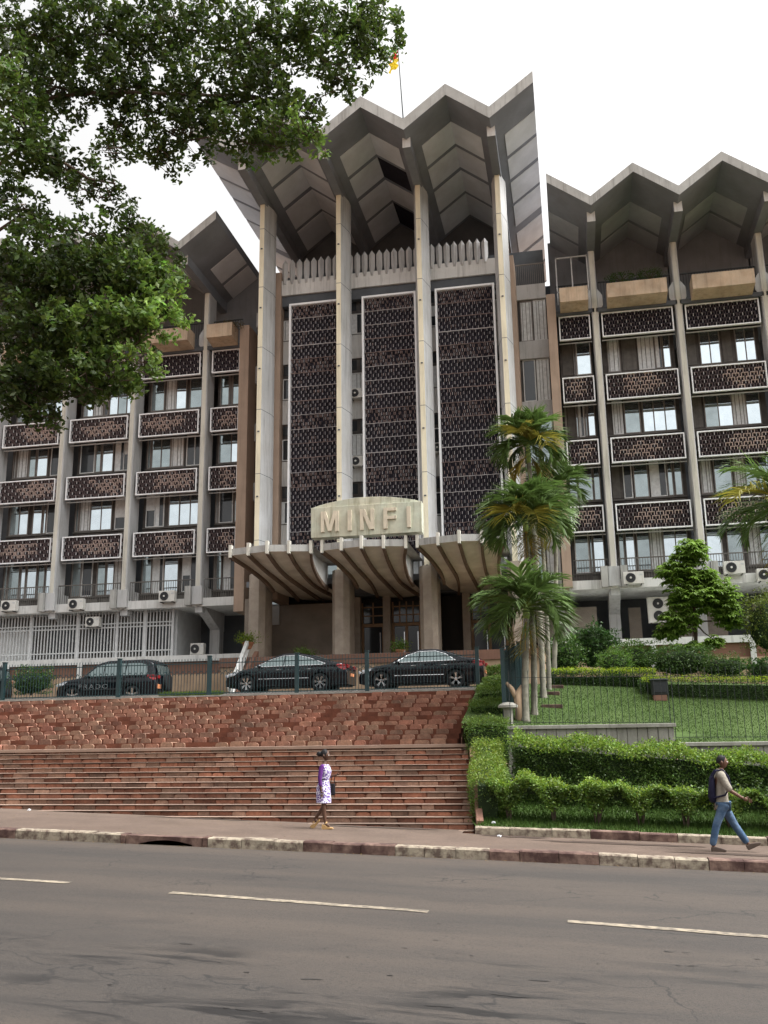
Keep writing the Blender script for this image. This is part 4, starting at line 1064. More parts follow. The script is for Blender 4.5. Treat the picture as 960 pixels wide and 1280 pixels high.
def hedge(label, pts, w, zb, zt, n, size, base=(1,1,1), toptint=None, loose=0, grp=None, stems=None, zfun=None, lumpy=.12, zfade=None, mat_='leaf', shear=True):
    """hedge along a polyline of (x,y); zb/zt: functions of (x,y)"""
    P = [Vector((p[0],p[1],0)) for p in pts]
    t = thing('hedge', label, 'hedge', (P[0].x, P[0].y, zb(P[0].x,P[0].y)), 0, grp)
    seg = [(P[i+1]-P[i]).length for i in range(len(P)-1)]; tot = sum(seg)
    u = RN.uniform(0,tot,size=n); C = np.zeros((n,3)); out = np.zeros((n,3)); tn = np.zeros(n)
    top = RN.uniform(size=n) < .32
    for i in range(n):
        q = u[i]; k = 0
        while k < len(seg)-1 and q > seg[k]: q -= seg[k]; k += 1
        d = (P[k+1]-P[k])/seg[k]; s = Vector((d.y,-d.x,0)); c = P[k]+d*q
        a, b = zb(c.x,c.y), zt(c.x,c.y)
        if top[i]:
            v = RN.uniform(-1,1); pos = c+s*(v*w/2); z = b-.14*(max(0,abs(v)-.5)/.5)**2; o_ = (0,0,1)
        else:
            v = 1 if RN.uniform() < .78 else -1; f = RN.uniform()**.9; z = a+(b-a)*f; pos = c+s*(v*(w/2-.16*(max(0,f-.65)/.35)**2)); o_ = (s.x*v, s.y*v, .2)
        if RN.uniform() < .45*w/(tot+w):
            e = RN.uniform() < .5; q2 = P[0] if e else P[-1]; dd = (P[1]-P[0]).normalized() if e else (P[-1]-P[-2]).normalized(); s2 = Vector((dd.y,-dd.x,0)); sg_ = -1 if e else 1
            a, b = zb(q2.x,q2.y), zt(q2.x,q2.y); z = a+(b-a)*RN.uniform(); pos = q2+s2*(RN.uniform(-1,1)*w/2); o_ = (dd.x*sg_, dd.y*sg_, .2)
        C[i] = (pos.x,pos.y,z); out[i] = o_; tn[i] = (z-a)/(b-a)
        if (i % 23) == 0 and False: pass
    endm = RN.uniform(size=n) < .06
    C += out*(lump(C, 1.6, len(label))[:,None]*lumpy + RN.uniform(-.14,.04,size=(n,1))) + RN.normal(size=(n,3))*.02
    if loose:
        C[:,2] += np.where(top, np.abs(RN.normal(size=n))*loose, 0)
    V, F = leafset(C, size, .55, outward=out*.6)
    T = tints(n, base, .35)*(1+.35*lump(C, 3.1, 2.0))[:,None]
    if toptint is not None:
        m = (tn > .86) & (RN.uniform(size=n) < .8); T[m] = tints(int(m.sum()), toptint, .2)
    np_mesh('foliage', V, F, M[mat_], t, np.repeat(T,2,0))
    g = MB(); ins = .17
    for k in range(len(P)-1):
        d = (P[k+1]-P[k]).normalized(); s = Vector((d.y,-d.x,0)); a, b = P[k]+d*.04, P[k+1]-d*.04; ww = w/2-ins-.04
        vs = []
        for c in (a,b):
            zz0, zz1 = (zbed(c.x,c.y)+.72 if stems else zb(c.x,c.y)-.05), zt(c.x,c.y)-ins-.07
            for v, z in ((-1,zz0),(1,zz0),(1,zz1),(-1,zz1)): vs.append((c.x+s.x*v*ww, c.y+s.y*v*ww, z))
        g.add(vs, [(0,1,2,3),(7,6,5,4),(0,4,5,1),(1,5,6,2),(2,6,7,3),(3,7,4,0)])
    g.build('inner_twigs', M['core'], t)
    if stems:
        for (sx, sy) in stems:
            z0 = zbed(sx,sy); g = MB()
            for q in range(5):
                a = RN.uniform(0,6.28); r_ = RN.uniform(.12,.32)
                g.tube([(sx+.03*math.cos(a),sy+.03*math.sin(a),z0-.05),(sx+r_*.5*math.cos(a),sy+r_*.5*math.sin(a),z0+.3),(sx+r_*math.cos(a),sy+r_*.7*math.sin(a),z0+.75)], [.028,.02,.012], 5)
            g.build('stem', M['bark'], t)
            n2 = 1100; Q = RN.normal(size=(n2,3))*np.array([.24,.2,.16])+np.array([sx,sy,z0+.60]); Q[:,0] += (Q[:,2]-z0-.3)*RN.uniform(-.5,.5,size=n2)
            V, F = leafset(Q, .055, .55); np_mesh('lower_leaves', V, F, M[mat_], t, np.repeat(tints(n2, (.75,.8,.7), .35),2,0))
    return t
fh = lambda x, y: at(480,0,22.5).z
hz_top = lambda x, y: -.93-.062*(x+1.8)
stems = [(-1.6+.95*i,22.3+.05*(i%2)) for i in range(9)]
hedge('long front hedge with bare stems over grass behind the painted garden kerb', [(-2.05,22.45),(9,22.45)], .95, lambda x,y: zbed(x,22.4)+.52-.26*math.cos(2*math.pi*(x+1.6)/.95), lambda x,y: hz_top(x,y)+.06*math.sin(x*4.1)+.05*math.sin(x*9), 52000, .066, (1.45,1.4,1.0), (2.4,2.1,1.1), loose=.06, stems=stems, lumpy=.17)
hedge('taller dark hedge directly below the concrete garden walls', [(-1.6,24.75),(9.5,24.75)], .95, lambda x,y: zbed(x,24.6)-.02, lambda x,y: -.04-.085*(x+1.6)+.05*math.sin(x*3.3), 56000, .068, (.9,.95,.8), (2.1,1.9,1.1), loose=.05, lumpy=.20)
hedge('bright green hedge running back from the street along the lower steps', [(-2.1,22.3),(-2.3,25.2)], .85, lambda x,y: zbed(x,y)-.02, lambda x,y: -.88+(y-22.2)*.30, 13000, .055, (1.3,1.25,.9), (2.0,1.7,1.0), lumpy=.13)
for i,(x,y,w,z0,z1) in enumerate(((-2.35,26.2,1.35,-.6,.50),(-2.5,27.9,1.2,-.1,1.08),(-2.55,29.6,1.0,.4,1.55),(-2.6,31.3,.8,.8,1.95),(-2.65,32.7,.6,1.2,2.35))):
    hedge(['rounded hedge block by the steps, nearest of the stepped row','second rounded hedge block up beside the steps','third rounded hedge block up beside the steps','fourth rounded hedge block up beside the steps','small hedge block at the top of the steps behind the fence'][i],
          [(x-.42*w,y),(x+.42*w,y)], .9*w, lambda a,b,z0=z0: z0, lambda a,b,z1=z1: z1, 5200, .05, (1.15,1.2,.9), (1.5,1.4,1.0), grp='clipped hedge blocks stepping up beside the stairs')
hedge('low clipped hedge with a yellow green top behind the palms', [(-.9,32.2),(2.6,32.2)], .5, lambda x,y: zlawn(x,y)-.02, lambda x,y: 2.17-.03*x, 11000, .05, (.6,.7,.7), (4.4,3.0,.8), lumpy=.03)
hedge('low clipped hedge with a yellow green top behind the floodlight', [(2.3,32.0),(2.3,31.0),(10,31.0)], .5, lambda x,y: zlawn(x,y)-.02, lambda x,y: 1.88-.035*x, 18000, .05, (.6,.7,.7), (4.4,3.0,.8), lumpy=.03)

# grass blades
def blades(name, n, xr, yr, zf, h, kind='stuff', base=(1,1,1)):
    x = RN.uniform(*xr, size=n); y = RN.uniform(*yr, size=n); z = np.array([zf(a,b) for a,b in zip(x,y)])
    a = RN.uniform(0,math.pi,size=n); H = h*RN.uniform(.5,1.3,size=n); w = .008+.005*RN.uniform(size=n)
    l = RN.normal(size=(n,2))*.35*H[:,None]
    V = np.stack([np.stack([x-w*np.cos(a),y-w*np.sin(a),z-.01],1),np.stack([x+w*np.cos(a),y+w*np.sin(a),z-.01],1),np.stack([x+l[:,0],y+l[:,1],z+H],1)],1).reshape(-1,3)
    F = np.arange(n*3).reshape(-1,3); o = np_mesh(name, V, F, M['blade'], None, tints(n, base, .3)); return tag(o, kind='stuff')
tag(blades('grass', 60000, (-1.9,12), (26.25,32.0), zlawn, .035), 'short mown grass on the sloping lawn', 'grass')
tag(blades('verge_tufts', 26000, (-2.3,9), (21.5,24.4), lambda x,y: zbed(x,y)+.01, .10, base=(.9,.95,.9)), 'grass growing under the front hedge', 'grass')
tag(blades('terrace_weeds', 5000, (-15.3,-12.9), (33.45,34.2), lambda x,y: 1.62, .22, base=(1.5,1.4,1.0)), 'bright green weeds behind the fence between two cars', 'grass')

# ------------------------------------------------------------------ shrubs, pots
def shrub(label, c, r, n, size, base=(1,1,1), mat_='leaf', asp=.45, cat='shrub', name='shrub', grp=None, gap=.0):
    t = thing(name, label, cat, (c[0],c[1],c[2]-r[2]), 0, grp)
    d = RN.normal(size=(n,3)); d /= np.linalg.norm(d,axis=1)[:,None]; d[:,2] = np.where(d[:,2] < 0, d[:,2]*1.25, d[:,2]); rr = RN.uniform(.35,1.0,size=(n,1))**.5
    P = d*rr; k = 1+.5*lump(P*2.6, 1.5, c[0]); P = P*k[:,None]*np.array(r)+np.array(c)
    P[:,2] = np.maximum(P[:,2], c[2]-r[2]*1.05+RN.uniform(0,.12,size=n))
    V, F = leafset(P, size, asp, outward=d*.5); np_mesh('foliage', V, F, M[mat_], t, np.repeat(tints(n, base, .4),2,0))
    if r[2] > .35:
        nu, nv = 14, 8; Pc = []
        for j in range(nv+1):
            th = math.pi*j/nv; Pc.append([(c[0]+r[0]*.66*math.sin(th)*math.cos(2*math.pi*i/nu)*(1+.15*math.sin(3*i+j)), c[1]+r[1]*.5*math.sin(th)*math.sin(2*math.pi*i/nu), c[2]-r[2]*.2+r[2]*.75*math.cos(th)) for i in range(nu+1)])
        g = MB(); g.grid(Pc); g.build('inner_twigs', M['core'], t)
    g = MB()
    for q in range(5):
        a = 2*math.pi*q/5+.3; g.tube([(c[0],c[1],c[2]-r[2]-.05),(c[0]+r[0]*.3*math.cos(a),c[1]+r[1]*.3*math.sin(a),c[2]-r[2]*.2),(c[0]+r[0]*.6*math.cos(a),c[1]+r[1]*.6*math.sin(a),c[2]+r[2]*.5)], [.03,.02,.008], 5)
    g.build('stem', M['bark'], t)
    return t
def S(px, py, Y, rx, ry, rz, n, size, label, **k):
    p = at(px, py, Y); return shrub(label, (p.x,p.y,p.z), (rx,ry,rz), n, size, **k)
S(742,806,37,.95,.7,.8,4200,.13,'dark green shrub against the pebble wall behind the yellow topped hedge', base=(.45,.62,.6))
S(705,818,35,.75,.6,.7,3000,.11,'mid green shrub just right of the palm trunks', base=(.8,.95,.8))
S(795,820,35.5,1.0,.6,.55,3800,.09,'light green feathery shrub behind the floodlight', base=(1.05,1.15,.9))
S(852,824,34.5,1.3,.7,.55,4600,.085,'dense round shrub below the small broadleaf tree', base=(.78,.88,.8))
S(905,832,34,.95,.6,.40,2800,.075,'low spreading shrub right of the small broadleaf tree', base=(.8,.9,.8))
S(955,836,33,.6,.5,.4,2000,.085,'dark low shrub at the right edge of the garden', base=(.5,.7,.55))
S(960,775,36,.95,.7,1.15,4200,.09,'tall shrub with yellowish leaves at the right edge of the garden', base=(1.3,1.05,.65))
S(768,828,34,.6,.5,.5,2000,.085,'small bright green fern like shrub behind the left yellow topped hedge', base=(1.15,1.3,.85))
S(40,850,34.5,1.1,.4,.55,2600,.09,'dark shrub behind the fence at the far left', base=(.45,.7,.5))
def pot(px, py, Y, label, r=.24, base=(1.2,1.2,.8), h=.45):
    p = at(px, py, Y); t = thing('potted_plant', label, 'potted plant', (p.x,Y,p.z-h))
    g = MB(); g.lathe([(r*.6,0),(r,h*.85),(r*1.1,h*.85),(r*1.1,h),(0,h-.03)], (p.x,Y,p.z-h), 16); g.build('pot', M['terracotta'], t)
    n = 500; P = RN.normal(size=(n,3))*np.array([r*1.0,r,.13])+np.array([p.x,Y,p.z+.16]); d = P-np.array([p.x,Y,p.z-.2]); d /= np.linalg.norm(d,axis=1)[:,None]
    V, F = leafset(P, .13, .3, outward=d); np_mesh('foliage', V, F, M['leaf'], t, np.repeat(tints(n, base, .3),2,0))
pot(379,821,41.4,'round green plant in a terracotta pot on the plinth behind the left saloon car')
pot(500,812,41.4,'small green plant in a pot on the plinth above the right saloon car', .2)
pot(310,803,41.8,'yellow green plant in a bowl on top of the slanting stair wall', .26, (1.9,1.6,.6), .3)
# roof terrace plants
for i,(px,py,Y,rx,rz,lb,bs) in enumerate(((775,347,45.5,.75,.3,'dark trailing plant in the orange planter right of the centre block',(.5,.7,.5)),(812,342,45.5,.8,.28,'low dark plant at the right end of the long orange planter',(.55,.7,.5)),
      (285,408,45.5,.85,.32,'reddish flowering plant in the planter beside the left brown pier',(1.6,.7,.7)))):
    p = at(px,py,Y); shrub(lb, (p.x,p.y,p.z), (rx,.3,rz), 700, .09, base=bs)
# slanting stair wall on the left of the entrance
t = thing('stair_wall', 'slanting pale stair balustrade rising to the entrance behind the left saloon car', 'balustrade', (-14.6,39,1.8))
a, b = at(287,862,38.2), at(309,803,41.6)
g = MB(); g.bar(a, b, .16, .16); g.bar(a+Vector((0,0,-.38)), b+Vector((0,0,-.38)), .2, .08)
g.build('handrail', M['conc_pale'], t)
g = MB(); g.extr([(a.y,1.75),(a.y,a.z-.42),(b.y,b.z-.42),(b.y,1.75)], 'x', a.x-.1, a.x+.1); g.build('side_wall', M['brownwall'], t)
for i in range(5):
    s = (i+.5)/5; c = a.lerp(b, s); g = MB(); g.box(c.x-.06,c.x+.06,c.y-.04,c.y+.04,c.z-.4,c.z-.05); g.build('baluster', M['conc_pale'], t)
# litter
for i,(px,py,lb,Yl) in enumerate(((36,1013,'crumpled white litter on the lowest steps at the far left',21.7),(624,1046,'white scrap of litter beside the painted garden kerb',21.0),(617,1029,'small white scrap in the grass beside the steps',21.75))):
    p = at(px,py,Yl); g = MB(); g.add([(p.x-.05,Yl,p.z),(p.x+.04,Yl-.02,p.z),(p.x+.05,Yl+.02,p.z+.02),(p.x-.04,Yl+.03,p.z+.03),(p.x,Yl,p.z+.045)], [(0,1,4),(1,2,4),(2,3,4),(3,0,4),(0,3,2,1)])
    tag(g.build('litter', M['litter']), lb, 'litter')

# fallen leaves and grit along the gutter, the foot of the steps and the pavement
n = 900; x = RN.uniform(-14,8,size=n); ch = RN.uniform(size=n)
y = np.where(ch < .4, 18.62+np.abs(RN.normal(size=n))*.25, np.where(ch < .7, 18.30-np.abs(RN.normal(size=n))*.12, np.where(x < -2.4, 22.0-np.abs(RN.normal(size=n))*.5, 21.25-np.abs(RN.normal(size=n))*.3)))
z = zside(0)-.034*x+np.where(y < 18.33, -.15, 0)+.012
V, F = leafset(np.stack([x,y,z],1), .045, .55, up=0); V[:,2] = np.repeat(z,4)+np.abs(V[:,2]-np.repeat(z,4))*.35
tag(np_mesh('fallen_leaves', V, F, M['leaf'], None, np.repeat(tints(n, (2.3,.9,1.1), .5),2,0)), 'small fallen leaves scattered along the kerb and pavement', 'leaves', kind='stuff')

# ------------------------------------------------------------------ palms
def frond(V, F, T, base, d, L, rise, droop, nl, ll, tint, rng, w=.028):
    """append a pinnate frond: arching rachis with leaflets on both sides"""
    N = 14; pts = []; p = np.array(base, float); dirh = np.array([d[0], d[1], 0]); dirh /= np.linalg.norm(dirh)+1e-9
    ang = rise
    for i in range(N+1):
        pts.append(p.copy()); p = p+(dirh*math.cos(ang)+np.array([0,0,1])*math.sin(ang))*L/N; ang -= droop/N*(.5+1.0*i/N)
    pts = np.array(pts); side = np.array([-dirh[1], dirh[0], 0])
    def quad(a, b, c, e, t):
        i = len(V); V.extend([a,b,c,e]); F.append([i,i+1,i+2]); F.append([i,i+2,i+3]); T.append(t); T.append(t)
    for i in range(N):
        r = .02*(1-i/N)+.005; quad(pts[i]-side*r, pts[i]+side*r, pts[i+1]+side*r, pts[i+1]-side*r, np.array([1.6,1.3,.9])*tint)
        up = np.array([0,0,r]); quad(pts[i]-up, pts[i]+up, pts[i+1]+up, pts[i+1]-up, np.array([1.6,1.3,.9])*tint)
    for k in range(nl):
        s = .14+.86*(k+.5)/nl; f = s*N; i = min(N-1, int(f)); c = pts[i]+(pts[i+1]-pts[i])*(f-i); tg = pts[i+1]-pts[i]; tg /= np.linalg.norm(tg)
        l = ll*(.55+.75*math.sin(math.pi*min(1,s*.9+.08)))*rng.uniform(.85,1.1)
        for sg in (-1,1):
            dr = side*sg*rng.uniform(.65,.9)+tg*rng.uniform(.7,1.1)+np.array([0,0,rng.uniform(.0,.4)])
            dr /= np.linalg.norm(dr); dr2 = dr+np.array([0,0,-rng.uniform(.15,.75)]); dr2 /= np.linalg.norm(dr2)
            wv = np.cross(dr, np.array([0,0,1.])); wv /= np.linalg.norm(wv)+1e-9; wv = wv*w*.5+np.array([0,0,w*.25*sg])
            m = c+dr*l*.5; e = m+dr2*l*.5; t = tint*rng.uniform(.7,1.35)
            quad(c-wv*.6, c+wv*.6, m+wv, m-wv, t)
            i0 = len(V); V.extend([m-wv, m+wv, e]); F.append([i0,i0+1,i0+2]); T.append(t)
def palm(label, base, top, r0, nf=15, L=1.9, ll=.62, seed=1, shaft=.8, deadfrac=.15, grp='slender palms in a row at the garden corner', bend=.1):
    rng = np.random.default_rng(seed); base = Vector(base); top = Vector(top)
    t = thing('palm_tree', label, 'palm tree', base, 0, grp)
    g = MB(); n = 26; pts = []; rs = []
    for i in range(n+1):
        s = i/n; p = base.lerp(top, s)+Vector((bend*math.sin(s*3.1), 0, 0)); pts.append(p); rs.append(r0*(1.15-.35*s)+(.012 if i % 2 else 0)+(r0*.5*max(0,1-s*14)))
    g.tube(pts, rs, 12); g.build('trunk', M['palmtrunk'], t, smooth=True)
    tp = pts[-1]
    if shaft:
        g = MB(); g.tube([tp-Vector((0,0,.05)), tp+Vector((0,0,shaft*.3)), tp+Vector((0,0,shaft*.8)), tp+Vector((0,0,shaft))], [r0*.85,r0*1.15,r0*.8,r0*.5], 12); g.build('crownshaft', M['crownshaft'], t, smooth=True)
    b = np.array(tp+Vector((0,0,shaft*.85)))
    for i in range(3):      # dead brown fronds hanging against the trunk
        V, F, T = [], [], []; a = rng.uniform(0,6.28)
        frond(V, F, T, b-np.array([0,0,.35]), (math.cos(a), math.sin(a)), L*.8, -.7, 1.0, 20, ll*.8, np.array([3.2,1.5,1.2])*rng.uniform(.6,1.0), rng, w=.035)
        np_mesh('dead_frond', np.array(V), np.array(F), M['palmleaf'], t, np.array(T))
    for i in range(nf):
        V, F, T = [], [], []
        a = i*2.399+rng.uniform(-.25,.25); k = i/nf
        rise = 1.4-1.6*k+rng.uniform(-.12,.12); droop = 1.2+.6*k+rng.uniform(-.2,.3)
        yellow = rng.uniform() < deadfrac and k > .4
        tint = np.array([3.5,1.95,1.5])*rng.uniform(.7,1.25) if yellow else np.array([1,1,1])*rng.uniform(.75,1.25)*(1.25 if k < .25 else 1)
        frond(V, F, T, b, (math.cos(a), math.sin(a)), L*rng.uniform(.85,1.1)*(.85+.2*math.sin(k*3)), rise, droop, 25, ll, tint, rng, w=.052)
        np_mesh('frond', np.array(V), np.array(F), M['palmleaf'], t, np.array(T))
    return t
def PT(x, y, Y): return at(x, y, Y)
palm('tallest slender palm rising beside the right entrance column', PT(680,884,30.0), PT(661,578,31.2), .078, 28, 1.3, .76, 3, .75, bend=.05)
palm('middle height palm with yellowed fronds at the garden corner', PT(668,903,27.8), PT(657,664,28.6), .078, 34, 1.45, .80, 5, .45, .16, bend=.08)
palm('lowest palm nearest the picket fence with a thick brown trunk', PT(657,906,27.0), PT(658,772,27.3), .095, 24, 1.38, .78, 8, .35, .12, bend=-.02)
palm('palm farthest back in the corner row, crown leaning right', PT(692,861,32.4), PT(694,625,33.2), .07, 18, 1.2, .68, 12, .5, .06, bend=.05)
palm('thin palm trunk standing between the tallest and the farthest palm', PT(687,878,31.2), PT(676,650,31.8), .065, 14, 1.15, .66, 15, .4, .2, bend=.04)
palm('arching palm leaning in from the right edge of the garden', (7.6,31.6,1.3), (7.1,31.6,6.9), .12, 24, 2.3, 1.0, 21, .3, .3, grp='palm at the right')

# ------------------------------------------------------------------ small broadleaf tree with hanging compound leaves
def cluster_tree(label, base, blobs, leaf=.17, seed=4, base_t=(1,1,1)):
    rng = np.random.default_rng(seed); base = Vector(base); t = thing('young_tree', label, 'tree', base)
    g = MB(); topc = Vector(blobs[0][0])
    trunk = [base, base.lerp(topc,.35)+Vector((.06,0,0)), base.lerp(topc,.7)+Vector((-.04,0,0)), topc]
    g.tube(trunk, [.075,.06,.045,.02], 8); g.build('trunk', M['bark'], t, smooth=True)
    for c, r, n in blobs:
        c = Vector(c); s = random.uniform(.35,.7); a = base.lerp(topc, s*.9)
        if c.z < a.z: a = base.lerp(topc,.3)
        g = MB(); g.tube([a, a.lerp(c,.5)+Vector((0,0,-.08)), c], [.035,.024,.01], 6); g.build('limb', M['bark'], t)
    AV = []; 
    for c, r, n in blobs:
        k = max(6, n//8); d = rng.normal(size=(k,3)); d /= np.linalg.norm(d,axis=1)[:,None]
        cc = np.array(c)+d*np.array(r)*rng.uniform(.25,1.12,size=(k,1))
        for q in cc:
            m = 9; aa = rng.uniform(0,6.28)+np.arange(m)*2*math.pi/m
            dirs = np.stack([np.cos(aa), np.sin(aa), -.45+rng.normal(size=m)*.25],1); dirs /= np.linalg.norm(dirs,axis=1)[:,None]
            AV.append((q, dirs))
    V = []; F = []; T = []
    for q, dirs in AV:
        tt = np.array(base_t)*rng.uniform(.65,1.35)
        for dd in dirs:
            s = np.cross(dd, [0,0,1.]); s /= np.linalg.norm(s)+1e-9; L = leaf*rng.uniform(.75,1.2); i = len(V)
            V += [q, q+dd*L*.5+s*L*.19+np.array([0,0,.01]), q+dd*L+np.array([0,0,-.03]), q+dd*L*.5-s*L*.19+np.array([0,0,.01])]
            F += [[i,i+1,i+2],[i,i+2,i+3]]; T += [tt*rng.uniform(.85,1.15)]*2
    np_mesh('crown', np.array(V), np.array(F), M['leaf'], t, np.array(T))
def B(px, py, Y, rx, ry, rz, n): p = at(px,py,Y); return (tuple(p), (rx,ry,rz), n)
cluster_tree('small broadleaf tree with hanging leaf clusters in front of the right wing', at(870,815,36),
  [B(862,690,36,.62,.6,.5,1500),B(850,715,36,.75,.7,.5,1500),B(868,745,36,1.1,.8,.55,2300),B(848,775,35.8,.7,.6,.45,1200),B(898,745,36,.7,.7,.75,1500),B(910,770,36,.45,.5,.5,800),
   B(835,790,35.8,.45,.4,.3,500),B(880,722,36.2,.5,.5,.4,800),B(893,800,35.6,.35,.4,.2,350),B(865,806,35.5,.7,.5,.15,500)], .24, 4, (1.9,1.85,1.35))

# ------------------------------------------------------------------ the big street tree whose boughs hang into the picture
TREE = thing('street_tree', 'large leafy street tree overhanging the road from the upper left', 'tree', (-12.6, 12.5, -1.7))
g = MB(); g.tube([(-12.6,12.5,-1.9),(-12.5,12.5,.5),(-12.3,12.5,2.6),(-12.1,12.4,4.4),(-11.8,12.3,6.6),(-11.5,12.2,9.4)], [.42,.34,.30,.26,.2,.11], 12); g.build('trunk', M['bark'], TREE, smooth=True)
rt = np.random.default_rng(31)
# (px,py, rx_px, ry_px, depth Y, leaves, tint, size); tint paints the lit lower clumps brighter
CL = [
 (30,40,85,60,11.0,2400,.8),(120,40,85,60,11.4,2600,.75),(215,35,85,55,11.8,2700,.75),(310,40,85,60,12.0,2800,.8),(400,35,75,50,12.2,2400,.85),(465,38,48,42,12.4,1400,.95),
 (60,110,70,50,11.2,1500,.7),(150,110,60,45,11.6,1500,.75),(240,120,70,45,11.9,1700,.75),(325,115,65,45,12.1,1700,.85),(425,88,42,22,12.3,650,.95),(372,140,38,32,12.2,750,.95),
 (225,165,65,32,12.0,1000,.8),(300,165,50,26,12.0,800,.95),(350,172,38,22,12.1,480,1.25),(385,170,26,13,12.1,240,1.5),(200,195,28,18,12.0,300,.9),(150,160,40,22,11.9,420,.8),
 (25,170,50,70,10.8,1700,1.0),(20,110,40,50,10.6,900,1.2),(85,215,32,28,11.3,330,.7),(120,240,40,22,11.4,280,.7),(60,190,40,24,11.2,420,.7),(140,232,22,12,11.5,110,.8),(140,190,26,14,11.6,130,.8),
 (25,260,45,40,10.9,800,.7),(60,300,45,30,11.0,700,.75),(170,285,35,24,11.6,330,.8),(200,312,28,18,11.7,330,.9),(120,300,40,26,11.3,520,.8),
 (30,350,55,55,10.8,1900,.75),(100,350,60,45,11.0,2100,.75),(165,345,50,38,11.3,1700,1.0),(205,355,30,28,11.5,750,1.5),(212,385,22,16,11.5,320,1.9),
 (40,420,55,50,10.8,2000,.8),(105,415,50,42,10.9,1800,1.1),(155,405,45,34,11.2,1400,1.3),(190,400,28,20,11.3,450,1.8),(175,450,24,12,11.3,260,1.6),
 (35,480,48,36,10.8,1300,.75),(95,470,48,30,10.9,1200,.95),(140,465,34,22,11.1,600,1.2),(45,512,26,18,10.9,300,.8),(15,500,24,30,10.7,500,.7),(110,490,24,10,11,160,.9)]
AV, AF, AT = [], [], []; off = 0; heads = []
for (px,py,rx,ry,Y,n,tn) in CL:
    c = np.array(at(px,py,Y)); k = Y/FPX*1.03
    n = int(n*1.15)
    nsub = max(5, n//16)                     # leaves sit in tufts along twigs
    d = rt.normal(size=(nsub,3)); d /= np.linalg.norm(d,axis=1)[:,None]; d *= rt.uniform(.05,1.0,size=(nsub,1))**.45
    cen = c+d*np.array([rx*k, .55+rx*k*.5, ry*k*1.02])
    idx = rt.integers(0,nsub,size=n); dirs = rt.normal(size=(n,3)); dirs /= np.linalg.norm(dirs,axis=1)[:,None]
    P = cen[idx]+dirs*rt.uniform(.02,.13,size=(n,1))
    V, F = leafset(P, .100, .52, rng=rt, outward=dirs*.6)
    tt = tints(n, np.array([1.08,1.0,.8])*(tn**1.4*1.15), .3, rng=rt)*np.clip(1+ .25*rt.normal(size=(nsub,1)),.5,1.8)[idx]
    AV.append(V); AF.append(F+off); AT.append(np.repeat(tt,2,0)); off += len(V); heads.append((c, n, cen))
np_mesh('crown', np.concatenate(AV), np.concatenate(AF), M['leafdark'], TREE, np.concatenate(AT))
# limbs: from the trunk out to the clumps, then twigs
tw = MB()
limbs = [((-12.1,12.4,4.6),[34,41,47,40]),((-12.0,12.4,5.2),[30,35,38,43]),((-11.8,12.3,6.4),[25,29,28]),((-11.8,12.3,6.9),[18,23,21,22]),((-11.6,12.2,8.2),[6,7,12,14,15]),((-11.5,12.2,8.8),[0,1,2,3,4,5]),((-11.5,12.2,8.6),[6,9,8,9,11,10])]
for a, ids in limbs:
    p = Vector(a); pts = [p]; 
    for i in ids:
        if i < len(heads): pts.append(Vector(heads[i][0])+Vector((0,.1,rt.uniform(-.1,.1))))
    g = MB(); n = len(pts); fine = []
    for q in range(n-1):
        for s in range(4): 
            f = pts[q].lerp(pts[q+1], s/4); f += Vector((rt.normal()*.04,rt.normal()*.04,rt.normal()*.04)); fine.append(f)
    fine.append(pts[-1]); m = len(fine); g.tube(fine, [.05*(1-.88*(i/(m-1))**.45) for i in range(m)], 7); g.build('limb', M['bark'], TREE, smooth=True)
for c, n, cen in heads:
    for q in range(min(12, len(cen))):
        a = Vector(c)+Vector(rt.normal(size=3)*.08); b = Vector(cen[q]); mid = a.lerp(b,.5)+Vector(rt.normal(size=3)*.06); tw.tube([a,mid,b], [.011,.007,.003], 4, cap=False)
tw.build('twigs', M['bark'], TREE)

